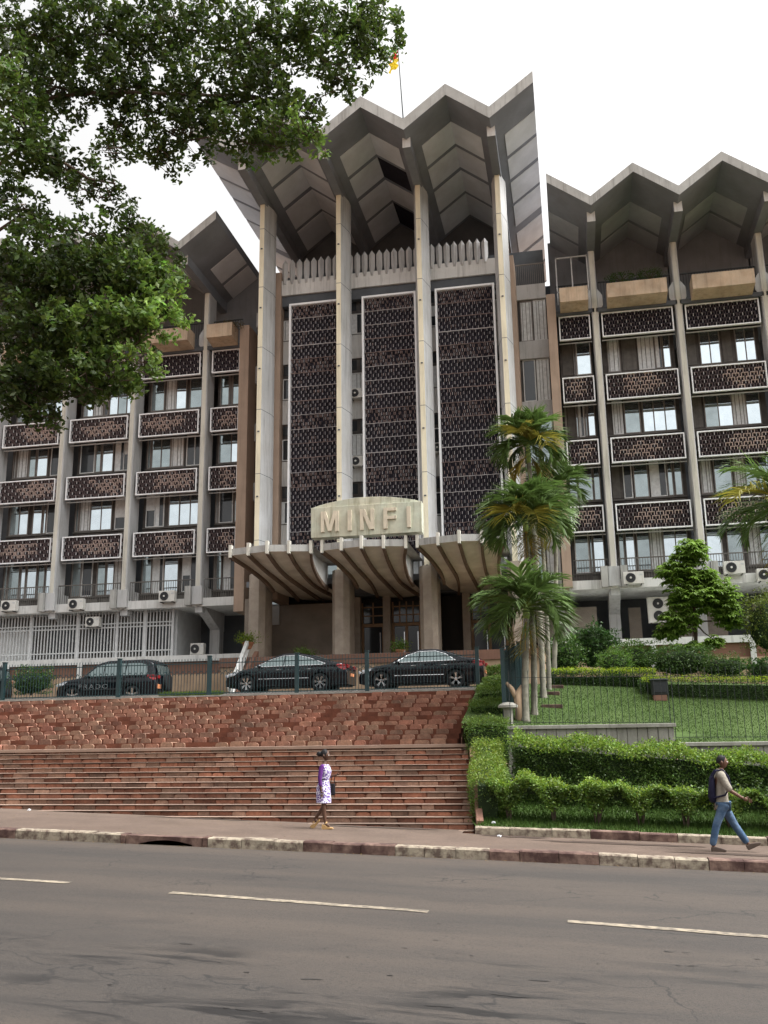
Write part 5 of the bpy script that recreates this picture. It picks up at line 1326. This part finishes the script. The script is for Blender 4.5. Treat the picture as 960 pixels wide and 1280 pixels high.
# ------------------------------------------------------------------ cars
def make_car(label, loc, rz, L=4.8, W=1.82, H=1.47, suv=False, loop=False, seed=0, text=None):
    """built nose towards -x, its left side towards -y"""
    t = thing('parked_car', label, 'car', loc, rz, 'black cars parked behind the fence')
    xf, xr = -L/2, L/2; R = .335 if not suv else .38; wr = R+.055
    wx = (xf+.90, xr-1.03) if not suv else (xf+.86, xr-1.05)
    def smooth(pts, x):
        if x <= pts[0][0]: return pts[0][1]
        for (a,za),(b,zb_) in zip(pts, pts[1:]):
            if x <= b: s = (x-a)/(b-a); s = s*s*(3-2*s) if False else s; return za+(zb_-za)*s
        return pts[-1][1]
    def sm(pts, x, h=.10): return (smooth(pts,x-h)+2*smooth(pts,x)+smooth(pts,x+h))/4
    if suv:
        top = [(xf,.62),(xf+.05,.84),(xf+.35,1.02),(xf+1.25,1.14),(xf+1.95,1.72),(xf+2.4,1.84),(xr-.55,1.86),(xr-.18,1.72),(xr-.06,1.15),(xr,.75)]
        belt = 1.13; sill = .36
        roofz = 1.78
        win = [(xf+1.42,1.17),(xf+1.98,1.63),(xf+2.4,1.72),(xr-.75,1.72),(xr-.42,1.62),(xr-.38,1.2)]
    elif loop:
        top = [(xf,.50),(xf+.06,.66),(xf+.3,.78),(xf+1.15,.93),(xf+1.8,1.27),(xf+2.35,1.46),(xf+2.9,1.47),(xr-1.4,1.36),(xr-.65,1.12),(xr-.12,1.02),(xr,.70)]
        belt = .93; sill = .24; roofz = 1.4
        win = [(xf+1.28,.96),(xf+1.85,1.22),(xf+2.35,1.36),(xf+2.9,1.375),(xr-1.45,1.25),(xr-.82,1.02),(xr-.95,.985)]
    else:
        top = [(xf,.50),(xf+.06,.68),(xf+.3,.80),(xf+1.2,.95),(xf+1.85,1.30),(xf+2.3,1.46),(xf+2.95,1.48),(xr-1.25,1.33),(xr-.72,1.13),(xr-.1,1.06),(xr,.72)]
        belt = .95; sill = .24; roofz = 1.42
        win = [(xf+1.38,.98),(xf+1.9,1.25),(xf+2.32,1.375),(xf+2.95,1.385),(xr-1.42,1.27),(xr-1.02,1.02)]
    def ztop(x): return sm(top, x, .06)
    def hw(x, z):
        u = (x-xf)/L; w = W/2*(1-.22*max(0,(.13-u)/.13)**2-.14*max(0,(u-.88)/.12)**2)
        if z > belt: w -= (z-belt)*(.36 if not suv else .22)
        else:
            v = (z-sill)/(belt-sill); w -= .05*(1-v)**2*1.0 + .035*max(0,(v-.75)/.25)**2
            w += .012*math.exp(-((v-.62)/.06)**2)
        return w
    def zlow(x):
        z = sill + .03*max(0,abs((x-xf)/L-.5)*2-.8)
        for c in wx:
            d = abs(x-c)
            if d < wr: z = max(z, R+math.sqrt(wr*wr-d*d))
        return z
    xs = sorted(set([xf+L*i/64 for i in range(65)]+[c+wr*k for c in wx for k in (-1,-.999,-.96,-.85,-.7,-.4,0,.4,.7,.85,.96,.999,1)]))
    NZ, NC = 16, 6
    rows = []
    for x in xs:
        zl, zt = zlow(x), ztop(x); zt = max(zt, zl+.03); rr = min(.09, (zt-zl)*.4); ring = []
        for i in range(NZ+1): z = zl+(zt-rr-zl)*i/NZ; ring.append((x, -hw(x,z), z))
        w0 = hw(x, zt-rr)
        for i in range(1, NC+1):
            a = math.pi/2*i/NC; ring.append((x, -(w0-rr+rr*math.cos(a)), zt-rr+rr*math.sin(a)))
        crown = .035
        for i in range(1,8):
            s = i/8; y = -(w0-rr)+2*(w0-rr)*s; ring.append((x, y, zt+crown*math.sin(math.pi*s)))
        for i in range(NC, 0, -1):
            a = math.pi/2*i/NC; ring.append((x, (w0-rr+rr*math.cos(a)), zt-rr+rr*math.sin(a)))
        for i in range(NZ, -1, -1): z = zl+(zt-rr-zl)*i/NZ; ring.append((x, hw(x,z), z))
        rows.append(ring)
    b = MB(); b.grid(rows); n = len(rows[0]); b.add(rows[0], [tuple(range(n))]); b.add(rows[-1], [tuple(range(n))])
    b.build('body', M['paint'], t, smooth=True, local=True)
    u_ = MB(); u_.box(xf+.15, xr-.15, -W/2+.16, W/2-.16, .2, .62); u_.build('underbody', M['plastic'], t, local=True)
    def side_patch(poly, off, m_, name, parent=t, sides=(-1,1), nx=40):
        for s in sides:
            g = MB(); x0 = min(p[0] for p in poly); x1 = max(p[0] for p in poly)
            cols = []
            for i in range(nx+1):
                x = x0+(x1-x0)*i/nx; zs = []
                for (a,za),(c,zc) in zip(poly, poly[1:]+poly[:1]):
                    if (a-x)*(c-x) <= 0 and a != c: zs.append(za+(zc-za)*(x-a)/(c-a))
                if len(zs) < 2: zs = [smooth(poly,x)]*2
                lo_, hi = min(zs), max(zs); cols.append([(x, s*(hw(x,lo_+(hi-lo_)*j/6)+off), lo_+(hi-lo_)*j/6) for j in range(7)])
            g.grid(cols); g.build(name, m_, parent, smooth=True, local=True)
    side_patch(win, .006, M['cglass'], 'side_window')
    for s in (-1,1):
        pts = [(x, s*(hw(x,z)+.010), z) for x, z in win+[win[0]]]; fine = []
        for (a_, b_) in zip(pts, pts[1:]): 
            for k in range(4): fine.append(Vector(a_).lerp(Vector(b_), k/4))
        fine.append(Vector(pts[-1]))
        g = MB(); g.tube(fine, .013 if not suv else .008, 5); g.build('window_trim', M['chrome'] if not suv else M['plastic'], t, local=True)
        xm = (wx[0]+wx[1])/2+.02
        for k, xx in enumerate((xm,) if not suv else (xm, xm+1.0)):
            g = MB(); ztp = max(z for _, z in win)-.01; g.tube([(xx+.0,s*(hw(xx,belt)+.010),belt+.02),(xx+.05,s*(hw(xx,ztp)+.010),ztp)], .028, 5); g.build('window_pillar', M['paint'], t, local=True)
    def across(xa, xb, za, zb_, m_, name, f=.80, off=.03):
        g = MB(); P = []
        for i in range(9):
            s = i/8; x = xa+(xb-xa)*s; z = ztop(x)
            w = (hw(x,z)-.12)*1.0
            P.append([(x+ (-.02 if za else .02), -w+2*w*j/8, z+.012+.035*math.sin(math.pi*j/8)) for j in range(9)])
        g.grid(P); g.build(name, m_, t, smooth=True, local=True)
    across(xf+(1.28 if not suv else 1.33), xf+(2.15 if not suv else 1.95), 1, 0, M['cglass'], 'windscreen')
    if not suv: across(xr-1.35, xr-.75, 0, 0, M['cglass'], 'rear_window')
    else:
        g = MB(); P = [[(xr-.16+.09*(1-k)+.035, -.6+1.2*j/6, 1.2+.42*k) for j in range(7)] for k in (0,.5,1)]; g.grid(P); g.build('rear_window', M['cglass'], t, local=True)
        g = MB(); g.lathe([(.0,0),(.33,0),(.37,.04),(.37,.16),(.30,.2),(0,.21)], (xr-.02,.15,.92), 24, 'x'); g.build('spare_wheel', M['rubber'], t, local=True, smooth=False)
    # wheels
    for wi, c in enumerate(wx):
        for s in (-1,1):
            y0 = s*(W/2-.02); tq = .20
            g = MB(); prof = [(R-.10, -tq), (R-.02,-tq), (R,-tq+.04), (R,-.04), (R-.02,-.005), (R-.095,.0), (R-.10,-.02)]
            g.lathe([(r_, y0+s*h_) for r_, h_ in prof], (c,0,R), 28, 'y'); w = g.build('wheel', M['rubber'], t, local=True, smooth=False)
            g = MB(); ri = R-.095
            g.lathe([(ri, y0-s*.02),(ri, y0-s*.001),(ri-.025, y0-s*.004),(ri-.03, y0-s*.08),(0,y0-s*.081)], (c,0,R), 28, 'y', 1)
            ns = 5 if wi is not None and not loop else 7
            for k in range(ns):
                a0 = 2*math.pi*k/ns+.3
                for da in ((-.12,.12) if not suv else (0,)):
                    a = a0+da; g.bar((c+.05*math.cos(a0), y0-s*.015, R+.05*math.sin(a0)), (c+(ri-.01)*math.cos(a), y0-s*.008, R+(ri-.01)*math.sin(a)), .034 if not suv else .08, .03, 0, up=(0,1,0))
            g.lathe([(.055,y0-s*.02),(.055,y0-s*.002),(0,y0+s*.002)], (c,0,R), 14, 'y', 0)
            g.build('rim', [M['chrome'], M['plastic']], w, local=True)
            g = MB(); g.lathe([(wr-.02, y0-s*.02),(wr-.02, y0-s*.5)], (c,0,R), 24, 'y'); g.f = [f for f in g.f if len(f) == 4]; g.m = g.m[:len(g.f)]; g.t = g.t[:len(g.f)]
            g.build('wheel_well', M['plastic'], t, local=True)
    # door seams, handles, sill strip, mirrors, lamps, plates
    for s in (-1,1):
        for xx in (wx[0]+.52, (wx[0]+wx[1])/2+.02, wx[1]-.40):
            g = MB(); g.tube([(xx, s*(hw(xx,z)+.0015), z) for z in [sill+.06+(belt-sill-.08)*i/8 for i in range(9)]], .005, 4); g.build('door_seam', M['rubber'], t, local=True)
        for xx in ((wx[0]+wx[1])/2-.16, wx[1]-.42):
            g = MB(); z = belt-.10; g.box(xx-.10, xx+.10, s*hw(xx,z)-.005, s*(hw(xx,z)+.03), z-.012, z+.02); g.build('door_handle', M['chrome'] if not suv else M['paint'], t, local=True, bevel=.006)
        z = .50 if not suv else .62
        g = MB(); g.tube([(x, s*(hw(x,z)+.006), z) for x in [wx[0]+.5+(wx[1]-wx[0]-.95)*i/10 for i in range(11)]], .012 if not suv else .03, 5); g.build('side_strip', M['chrome'] if not suv else M['plastic'], t, local=True)
        xm = win[0][0]+.16; g = MB(); y = hw(xm, belt)
        g.lathe([(0,0),(.07,.02),(.09,.07),(.085,.14),(0,.16)], (xm, 0, belt+.06), 10, 'y'); g.v = [(v[0], s*(y+.02+v[1]), belt+.06+(v[2]-belt-.06)*.75) for v in g.v]
        g.build('mirror', M['paint'], t, local=True, smooth=True)
        # headlight and tail light wrap the corners
        zh = .68 if not suv else .86
        side_patch([(xf+.10,zh-.08),(xf+.12,zh+.06),(xf+.5,zh+.13),(xf+.62,zh+.12),(xf+.40,zh-.03)], .008, M['clearlamp'], 'headlight', sides=(s,), nx=12)
        zt_ = .90 if not suv else 1.10
        side_patch([(xr-.42,zt_+.02),(xr-.36,zt_+.10),(xr-.03,zt_+.09),(xr-.02,zt_-.10),(xr-.15,zt_-.12)], .009, M['redlamp'], 'tail_light', sides=(s,), nx=12)
        g = MB(); yy = s*(W/2-.34); g.box(xr-.045, xr+.02, yy-.16, yy+.16, zt_-.06, zt_+.08); g.build('tail_light', M['redlamp'], t, local=True, bevel=.015)
        g = MB(); g.box(xf-.02, xf+.05, yy-.14, yy+.14, zh-.07, zh+.03); g.build('headlight', M['clearlamp'], t, local=True, bevel=.015)
    g = MB(); g.box(xf-.03, xf+.02, -.45, .45, .42, .60); g.build('grille', M['plastic'], t, local=True)
    g = MB(); g.box(xr+.0, xr+.03, -.25, .25, .56, .67) if not suv else g.box(xr-.02, xr+.03, -.75, -.40, .62, .80); g.build('number_plate', M['plate'], t, local=True)
    if text:
        cu = bpy.data.curves.new('lettering', 'FONT'); cu.body = text; cu.size = .27; cu.extrude = .004; cu.align_x = 'CENTER'; cu.space_character = 1.25
        ob = bpy.data.objects.new('tmp_text', cu); COL.objects.link(ob); dg = bpy.context.evaluated_depsgraph_get(); dg.update()
        me = bpy.data.meshes.new_from_object(ob.evaluated_get(dg)); bpy.data.objects.remove(ob)
        o = link('door_lettering', me, M['lettw'], t)
        o.rotation_euler = (rad(90), 0, 0); o.location = (-.50, -(W/2+.008), .66); o.scale = (1.35,1,1)
    return t
Zc = TZ
make_car('black saloon with a long sloping roof and multi spoke wheels, middle of the parked cars', (-10.82,35.7,Zc), rad(.0), 4.86, 1.84, loop=True)
make_car('black saloon with five spoke wheels and a red tail light nearest the palms', (-5.62,35.85,Zc), rad(0), 4.74, 1.82)
make_car('dark sport utility car with lettered doors and a rear spare wheel', (-19.75,38.6,1.62), rad(0), 4.68, 1.86, suv=True, text='PRADO')
make_car('dark car at the far left edge, only its tail end in view', (-27.4,38.6,1.62), rad(0), 4.5, 1.8, suv=True)

# ------------------------------------------------------------------ people
def skin_mesh(chains, sub=2):
    """chains: list of dict(v=[(x,y,z)], r=[(rx,ry) or r], e=[(i,j)]) -> evaluated mesh"""
    me = bpy.data.meshes.new('tmp'); V = []; E_ = []; Rr = []; roots = []
    for ch in chains:
        b = len(V); roots.append(b+ch.get('root',0)); V += ch['v']; Rr += ch['r']; E_ += [(b+i, b+j) for i, j in ch['e']]
    me.from_pydata(V, E_, []); o = bpy.data.objects.new('tmp', me); COL.objects.link(o)
    m = o.modifiers.new('skin', 'SKIN'); m.use_smooth_shade = True
    for i, r in enumerate(Rr):
        sv = me.skin_vertices[0].data[i]; sv.radius = r if isinstance(r, tuple) else (r, r); sv.use_root = i in roots
    s = o.modifiers.new('sub', 'SUBSURF'); s.levels = sub; s.render_levels = sub
    dg = bpy.context.evaluated_depsgraph_get(); dg.update()
    r = bpy.data.meshes.new_from_object(o.evaluated_get(dg)); bpy.data.objects.remove(o); return r
def chain(v, r): return dict(v=v, r=r, e=[(i, i+1) for i in range(len(v)-1)])
def head_geo(c, H, face=1, tilt=0):
    """a shaped head facing +x: brow, nose, lips, chin, ears"""
    nu, nv = 28, 22; P = []
    for j in range(nv+1):
        th = math.pi*j/nv; row = []
        for i in range(nu):
            ph = 2*math.pi*i/nu
            x, y, z = math.sin(th)*math.cos(ph), math.sin(th)*math.sin(ph), math.cos(th)
            X, Y_, Z_ = x*.78, y*.60, z
            if z < 0: k = 1-.30*(-z)**1.2; Y_ *= k; X = X*k+(.10*(-z) if x > 0 else .04*(-z)*0)
            if x < 0 and z < -.1: X *= 1-.35*(-z-.1)
            fr = max(0, x)
            def bump(zz, yy, sz, sy, a): return a*math.exp(-((z-zz)/sz)**2-((y-yy)/sy)**2)*(fr > .3)
            X += bump(-.18,0,.13,.12,.20)+bump(-.05,0,.16,.09,.10)+bump(.16,0,.08,.5,.05)-bump(.02,.30,.10,.15,.06)-bump(.02,-.30,.10,.15,.06)+bump(-.45,0,.07,.22,.07)+bump(-.56,0,.06,.2,.055)+bump(-.82,0,.12,.25,.09)
            row.append((X*H/2, Y_*H/2, Z_*H/2))
        P.append(row)
    ct, st = math.cos(tilt), math.sin(tilt); V = []; 
    for row in P:
        for x, y, z in row: V.append((c[0]+x*ct+z*st, c[1]+y, c[2]-x*st+z*ct))
    F = [(j*nu+i, j*nu+(i+1) % nu, (j+1)*nu+(i+1) % nu, (j+1)*nu+i) for j in range(nv) for i in range(nu)]
    for s in (-1,1):     # ears
        b = len(V)
        for k in range(8):
            a = 2*math.pi*k/8; V.append((c[0]-.02+.018*math.cos(a), c[1]+s*H*.30, c[2]-.012+.032*math.sin(a)))
            V.append((c[0]-.028+.024*math.cos(a), c[1]+s*(H*.30+.016), c[2]-.010+.038*math.sin(a)))
        F += [(b+2*k, b+2*((k+1) % 8), b+2*((k+1) % 8)+1, b+2*k+1) for k in range(8)]+[tuple(b+2*k+1 for k in range(8))]
    return V, F
def hand(palm, d, n, s=1.0, curl=.5):
    """five separate finger chains from a palm centre; d: direction of the fingers, n: side the thumb leaves from"""
    d = Vector(d).normalized(); n = Vector(n).normalized(); k = d.cross(n).normalized(); p = Vector(palm); out = []
    for i, (o, L) in enumerate(((-.030,.066),(-.010,.076),(.010,.071),(.029,.056))):
        a = p+d*.03*s-n*o*s; v = [a]; dr = d.copy()
        for q in range(3):
            dr = (dr+k*curl*.55).normalized(); v.append(v[-1]+dr*L*s/3*(1.15-.12*q))
        out.append(chain([tuple(x) for x in v], [.0095*s,.0090*s,.0080*s,.0065*s]))
    a = p-d*.015*s+n*.02*s; v = [a, a+(n*.8+d*.5).normalized()*.032*s, a+(n*.8+d*.5).normalized()*.032*s+(n*.25+d).normalized()*.035*s]
    out.append(chain([tuple(x) for x in v], [.012*s,.0105*s,.008*s])); return out
def join_mesh(name, me, V, F, mats, parent, mi=0):
    bm = bmesh.new(); bm.from_mesh(me); bv = [bm.verts.new(v) for v in V]
    for f in F:
        try: bm.faces.new([bv[i] for i in f])
        except ValueError: pass
    bmesh.ops.remove_doubles(bm, verts=bv, dist=.0005); bmesh.ops.recalc_face_normals(bm, faces=bm.faces)
    m2 = bpy.data.meshes.new(name); bm.to_mesh(m2); bm.free(); m2.polygons.foreach_set('use_smooth', [True]*len(m2.polygons))
    return link(name, m2, mats, parent)
def loft(rings, n=20):
    """rings: (cx,cy,cz,rx,ry[,slope]) elliptical rings"""
    m = MB(); P = []
    for r in rings:
        P.append([(r[0]+r[3]*math.cos(2*math.pi*k/n), r[1]+r[4]*math.sin(2*math.pi*k/n), r[2]+(r[5] if len(r) > 5 else 0)*math.cos(2*math.pi*k/n)) for k in range(n+1)])
    m.grid(P); return m
def eyes(t, c, H, s=1):
    g = MB()
    for y in (-1,1): g.lathe([(0,-.012),(.009,-.008),(.012,0),(.009,.008),(0,.012)], (c[0]+H*.335, c[1]+y*H*.145, c[2]+H*.01), 8)
    g.build('eyes', M['eye'], t, local=True, smooth=True)

# woman: purple cardigan, printed dress, walking right
wx_, wy_ = -5.62, 21.15
W_ = thing('person', 'woman in purple cardigan and printed dress walking past the stone steps', 'person', (wx_, wy_, zside(wx_)))
pel = (-.01,0,.86)
legs = [dict(v=[pel,(-.0,0,1.02),(.01,0,1.20),(.0,0,1.33),(.005,0,1.41),(.015,0,1.47),
                (-.01,-.085,.82),(.01,-.08,.50),(.02,-.075,.30),(.045,-.075,.13),(.085,-.075,.085),(.15,-.075,.055),
                (-.02,.085,.82),(-.02,.08,.50),(-.13,.075,.33),(-.235,.07,.21),(-.20,.07,.15),(-.165,.07,.10),
                (-.02,-.16,1.33),(-.05,-.20,1.08),(-.025,-.20,.86),(-.015,-.195,.81),
                (.01,.16,1.33),(.02,.20,1.10),(.20,.17,1.13),(.25,.155,1.145)],
          r=[(.135,.105),(.105,.085),(.12,.095),(.085,.08),.048,.048,
             .082,.052,.050,.030,.034,.026, .082,.052,.046,.030,.034,.026, .046,.037,.026,.024, .046,.036,.026,.024],
          e=[(0,1),(1,2),(2,3),(3,4),(4,5),(0,6),(6,7),(7,8),(8,9),(9,10),(10,11),(0,12),(12,13),(13,14),(14,15),(15,16),(16,17),(3,18),(18,19),(19,20),(20,21),(3,22),(22,23),(23,24),(24,25)])]
legs += hand((-.005,-.195,.775), (.05,0,-1), (1,.2,0), .9, .25) + hand((.285,.15,1.165), (1,-.1,.35), (0,0,1), .9, .8)
legs += [chain([(-.015,-.195,.81),(-.008,-.195,.765)], [(.026,.036),(.022,.034)]), chain([(.25,.155,1.145),(.30,.15,1.17)], [(.026,.036),(.022,.034)])]
hc = (.035,0,1.575)
V, F = head_geo(hc, .225, tilt=.03); join_mesh('body', skin_mesh(legs), V, F, M['skin'], W_)
eyes(W_, hc, .225)
g = MB()
hh = []
for j in range(12):
    th = math.pi*.62*j/11; hh.append([(hc[0]-.022+.100*math.sin(th)*math.cos(a)*(1.0 if math.cos(a) < 0 else .80), hc[1]+.082*math.sin(th)*math.sin(a), hc[2]+.02+.118*math.cos(th)+(.035*max(0,math.cos(a)) if j > 6 else 0)) for a in [2*math.pi*k/20 for k in range(21)]])
g.grid(hh); g.lathe([(0,-.06),(.045,-.045),(.065,0),(.05,.04),(0,.06)], (-.115,0,hc[2]+.03), 12)
g.tube([(-.08,0,hc[2]+.05),(-.14,0,hc[2]+.06),(-.18,0,hc[2]+.02)], [.03,.03,.01], 8)
g.build('hair', M['hair'], W_, local=True, smooth=True)
d_ = loft([(.015,0,1.38,.075,.12),(.02,0,1.33,.105,.165),(.03,0,1.24,.128,.16),(.03,0,1.17,.122,.15),(.01,0,1.08,.105,.135),(-.005,0,1.02,.112,.145),(-.02,0,.90,.150,.175),(-.02,0,.78,.160,.18),(-.015,0,.66,.165,.185),(-.01,0,.555,.165,.19)])
d_.build('dress', M['dress'], W_, local=True, smooth=True)
g = MB(); g.tube([(-.02+.108*math.cos(a)+.012, .142*math.sin(a), 1.055) for a in [2*math.pi*k/20 for k in range(21)]], .012, 6); g.build('belt', M['hair'], W_, local=True)
cs = [dict(v=[(-.035,0,1.32),(-.045,0,1.20),(-.05,0,1.05),(-.02,-.165,1.335),(-.05,-.205,1.08),(-.027,-.203,.90),(.01,.165,1.335),(.02,.205,1.10),(.13,.183,1.12)],
           r=[(.13,.088),(.14,.088),(.15,.085),.060,.050,.038,.060,.05,.038], e=[(0,1),(1,2),(0,3),(3,4),(4,5),(0,6),(6,7),(7,8)])]
join_mesh('cardigan', skin_mesh(cs), [], [], M['purple'], W_)
for fx, fy, fz, ht, tl in ((.10,-.075,.0,.08,0),(-.185,.07,.055,.075,-.9)):
    g = MB(); c, s_ = math.cos(tl), math.sin(tl)
    pr_ = [(-.13,.0),(-.05,.0),(.09,.0),(.13,.018),(.10,.035),(.0,.045),(-.07,.09),(-.13,.10)]
    pr_ = [(fx+x*c+z*s_, fz+(-x*s_+z*c)+ (0 if tl == 0 else .03)) for x, z in pr_]
    g.extr(pr_, 'y', fy-.042, fy+.042); g.tube([(pr_[6][0]+.03,fy-.045,pr_[6][1]+.03),(pr_[6][0]+.05,fy,pr_[6][1]+.06),(pr_[6][0]+.03,fy+.045,pr_[6][1]+.03)], .014, 6)
    g.build('wedge_sandal', M['tan'], W_, local=True, bevel=.01)
hb = MB(); hb.box(.07,.20,.16,.24,.70,.96)
o = hb.build('handbag', M['hair'], None, bevel=.03); o.location = (wx_,wy_,zside(wx_)); tag(o, "black handbag hanging from the walking woman's forearm", 'handbag')
g = MB(); g.tube([(wx_+.09,wy_+.20,zside(wx_)+.95),(wx_+.13,wy_+.2,zside(wx_)+1.12),(wx_+.19,wy_+.2,zside(wx_)+1.15),(wx_+.18,wy_+.20,zside(wx_)+.95)], .009, 6); g.build('strap', M['hair'], o, local=False)

# man: loose shirt, jeans, backpack, long stride to the right
mx_, my_ = 2.72, 20.0
N_ = thing('person', 'man in loose tan shirt and blue jeans striding right with a backpack', 'person', (mx_, my_, zside(mx_)))
body = [dict(v=[(-.03,0,.90),(-.03,0,1.08),(-.02,0,1.26),(-.03,0,1.42),(-.015,0,1.50),(.01,0,1.57),
                (-.04,-.09,.86),(-.20,-.09,.50),(-.30,-.09,.12),(-.27,-.09,.07),(-.16,-.09,.045),
                (-.01,.09,.86),(.15,.09,.50),(.36,.09,.16),(.41,.09,.10),(.50,.09,.145),
                (-.03,-.19,1.42),(.06,-.24,1.16),(.27,-.22,1.02),(.33,-.21,.99),
                (-.03,.19,1.42),(-.14,.25,1.15),(-.16,.23,.92),(-.15,.225,.87)],
          r=[(.125,.105),(.12,.09),(.145,.10),(.10,.085),.056,.056,
             .085,.058,.036,.036,.03, .085,.058,.036,.036,.03, .055,.042,.031,.027, .055,.042,.031,.027],
          e=[(0,1),(1,2),(2,3),(3,4),(4,5),(0,6),(6,7),(7,8),(8,9),(9,10),(0,11),(11,12),(12,13),(13,14),(14,15),(3,16),(16,17),(17,18),(18,19),(3,20),(20,21),(21,22),(22,23)])]
body += hand((.385,-.205,.965), (1,0,-.45), (0,.3,1), 1.0, .7) + hand((-.145,.225,.83), (.1,0,-1), (1,0,0), 1.0, .5)
body += [chain([(.33,-.21,.99),(.40,-.205,.955)], [(.028,.040),(.024,.038)]), chain([(-.15,.225,.87),(-.145,.225,.82)], [(.028,.040),(.024,.038)])]
hc = (.035,0,1.665)
V, F = head_geo(hc, .235, tilt=.02); join_mesh('body', skin_mesh(body), V, F, M['skin2'], N_); eyes(N_, hc, .235)
g = MB(); hh = []
for j in range(12):
    th = math.pi*.60*j/11; hh.append([(hc[0]-.016+.104*math.sin(th)*math.cos(a)*(1.0 if math.cos(a) < 0 else .78), hc[1]+.078*math.sin(th)*math.sin(a), hc[2]+.018+.115*math.cos(th)+(.05*max(0,math.cos(a)) if j > 5 else 0)) for a in [2*math.pi*k/20 for k in range(21)]])
g.grid(hh); g.build('hair', M['hair'], N_, local=True, smooth=True)
sh = [dict(v=[(-.035,0,1.44),(-.02,0,1.30),(-.04,0,1.10),(-.05,0,.90),(-.055,0,.72),(-.03,-.19,1.42),(.05,-.235,1.20),(.11,-.24,1.12),(-.03,.19,1.42),(-.12,.245,1.20),(-.14,.25,1.12)],
           r=[(.115,.098),(.165,.118),(.165,.125),(.175,.145),(.195,.16),.075,.075,.072,.075,.075,.072], e=[(0,1),(1,2),(2,3),(3,4),(0,5),(5,6),(6,7),(0,8),(8,9),(9,10)])]
join_mesh('shirt', skin_mesh(sh), [], [], M['shirt'], N_)
g = MB(); g.tube([(-.015+.065*math.cos(a), .065*math.sin(a), 1.505+.02*math.cos(a)*-1) for a in [2*math.pi*k/16 for k in range(17)]], .02, 6); g.build('collar', M['shirt'], N_, local=True)
jn = [dict(v=[(-.03,0,.92),(-.04,-.09,.84),(-.20,-.09,.50),(-.31,-.09,.10),(-.01,.09,.84),(.15,.09,.50),(.37,.09,.13)],
           r=[(.14,.115),(.105,.10),.078,.070,(.105,.10),.078,.070], e=[(0,1),(1,2),(2,3),(0,4),(4,5),(5,6)])]
join_mesh('jeans', skin_mesh(jn), [], [], M['denim'], N_)
for fx, fy, fz, tl in ((-.215,-.09,.0,0),(.475,.09,.065,-.42)):
    g = MB(); c, s_ = math.cos(tl), math.sin(tl)
    pr_ = [(-.12,.0),(.12,.0),(.165,.02),(.15,.045),(.06,.075),(-.04,.10),(-.12,.09)]
    g.extr([(fx+x*c+z*s_, fz-x*s_+z*c) for x, z in pr_], 'y', fy-.045, fy+.045); g.build('shoe', M['shoe'], N_, local=True, bevel=.015)
bp = loft([(-.19,0,1.40,.03,.05),(-.195,0,1.36,.05,.10),(-.21,0,1.20,.065,.13),(-.22,0,1.02,.075,.135),(-.21,0,.92,.06,.12),(-.20,0,.90,.03,.05)], 20)
o = bp.build('backpack', M['bag'], None, smooth=True); o.location = (mx_,my_,zside(mx_)); tag(o, "dark blue backpack worn on the striding man's back", 'backpack')
for s in (-1,1):
    g = MB(); g.tube([(-.22,s*.10,1.36),(-.12,s*.11,1.50),(.0,s*.115,1.525),(.10,s*.12,1.40),(.125,s*.13,1.22),(.0,s*.175,1.05),(-.2,s*.13,1.0)], .018, 6); g.build('strap', M['bag'], o, local=True)
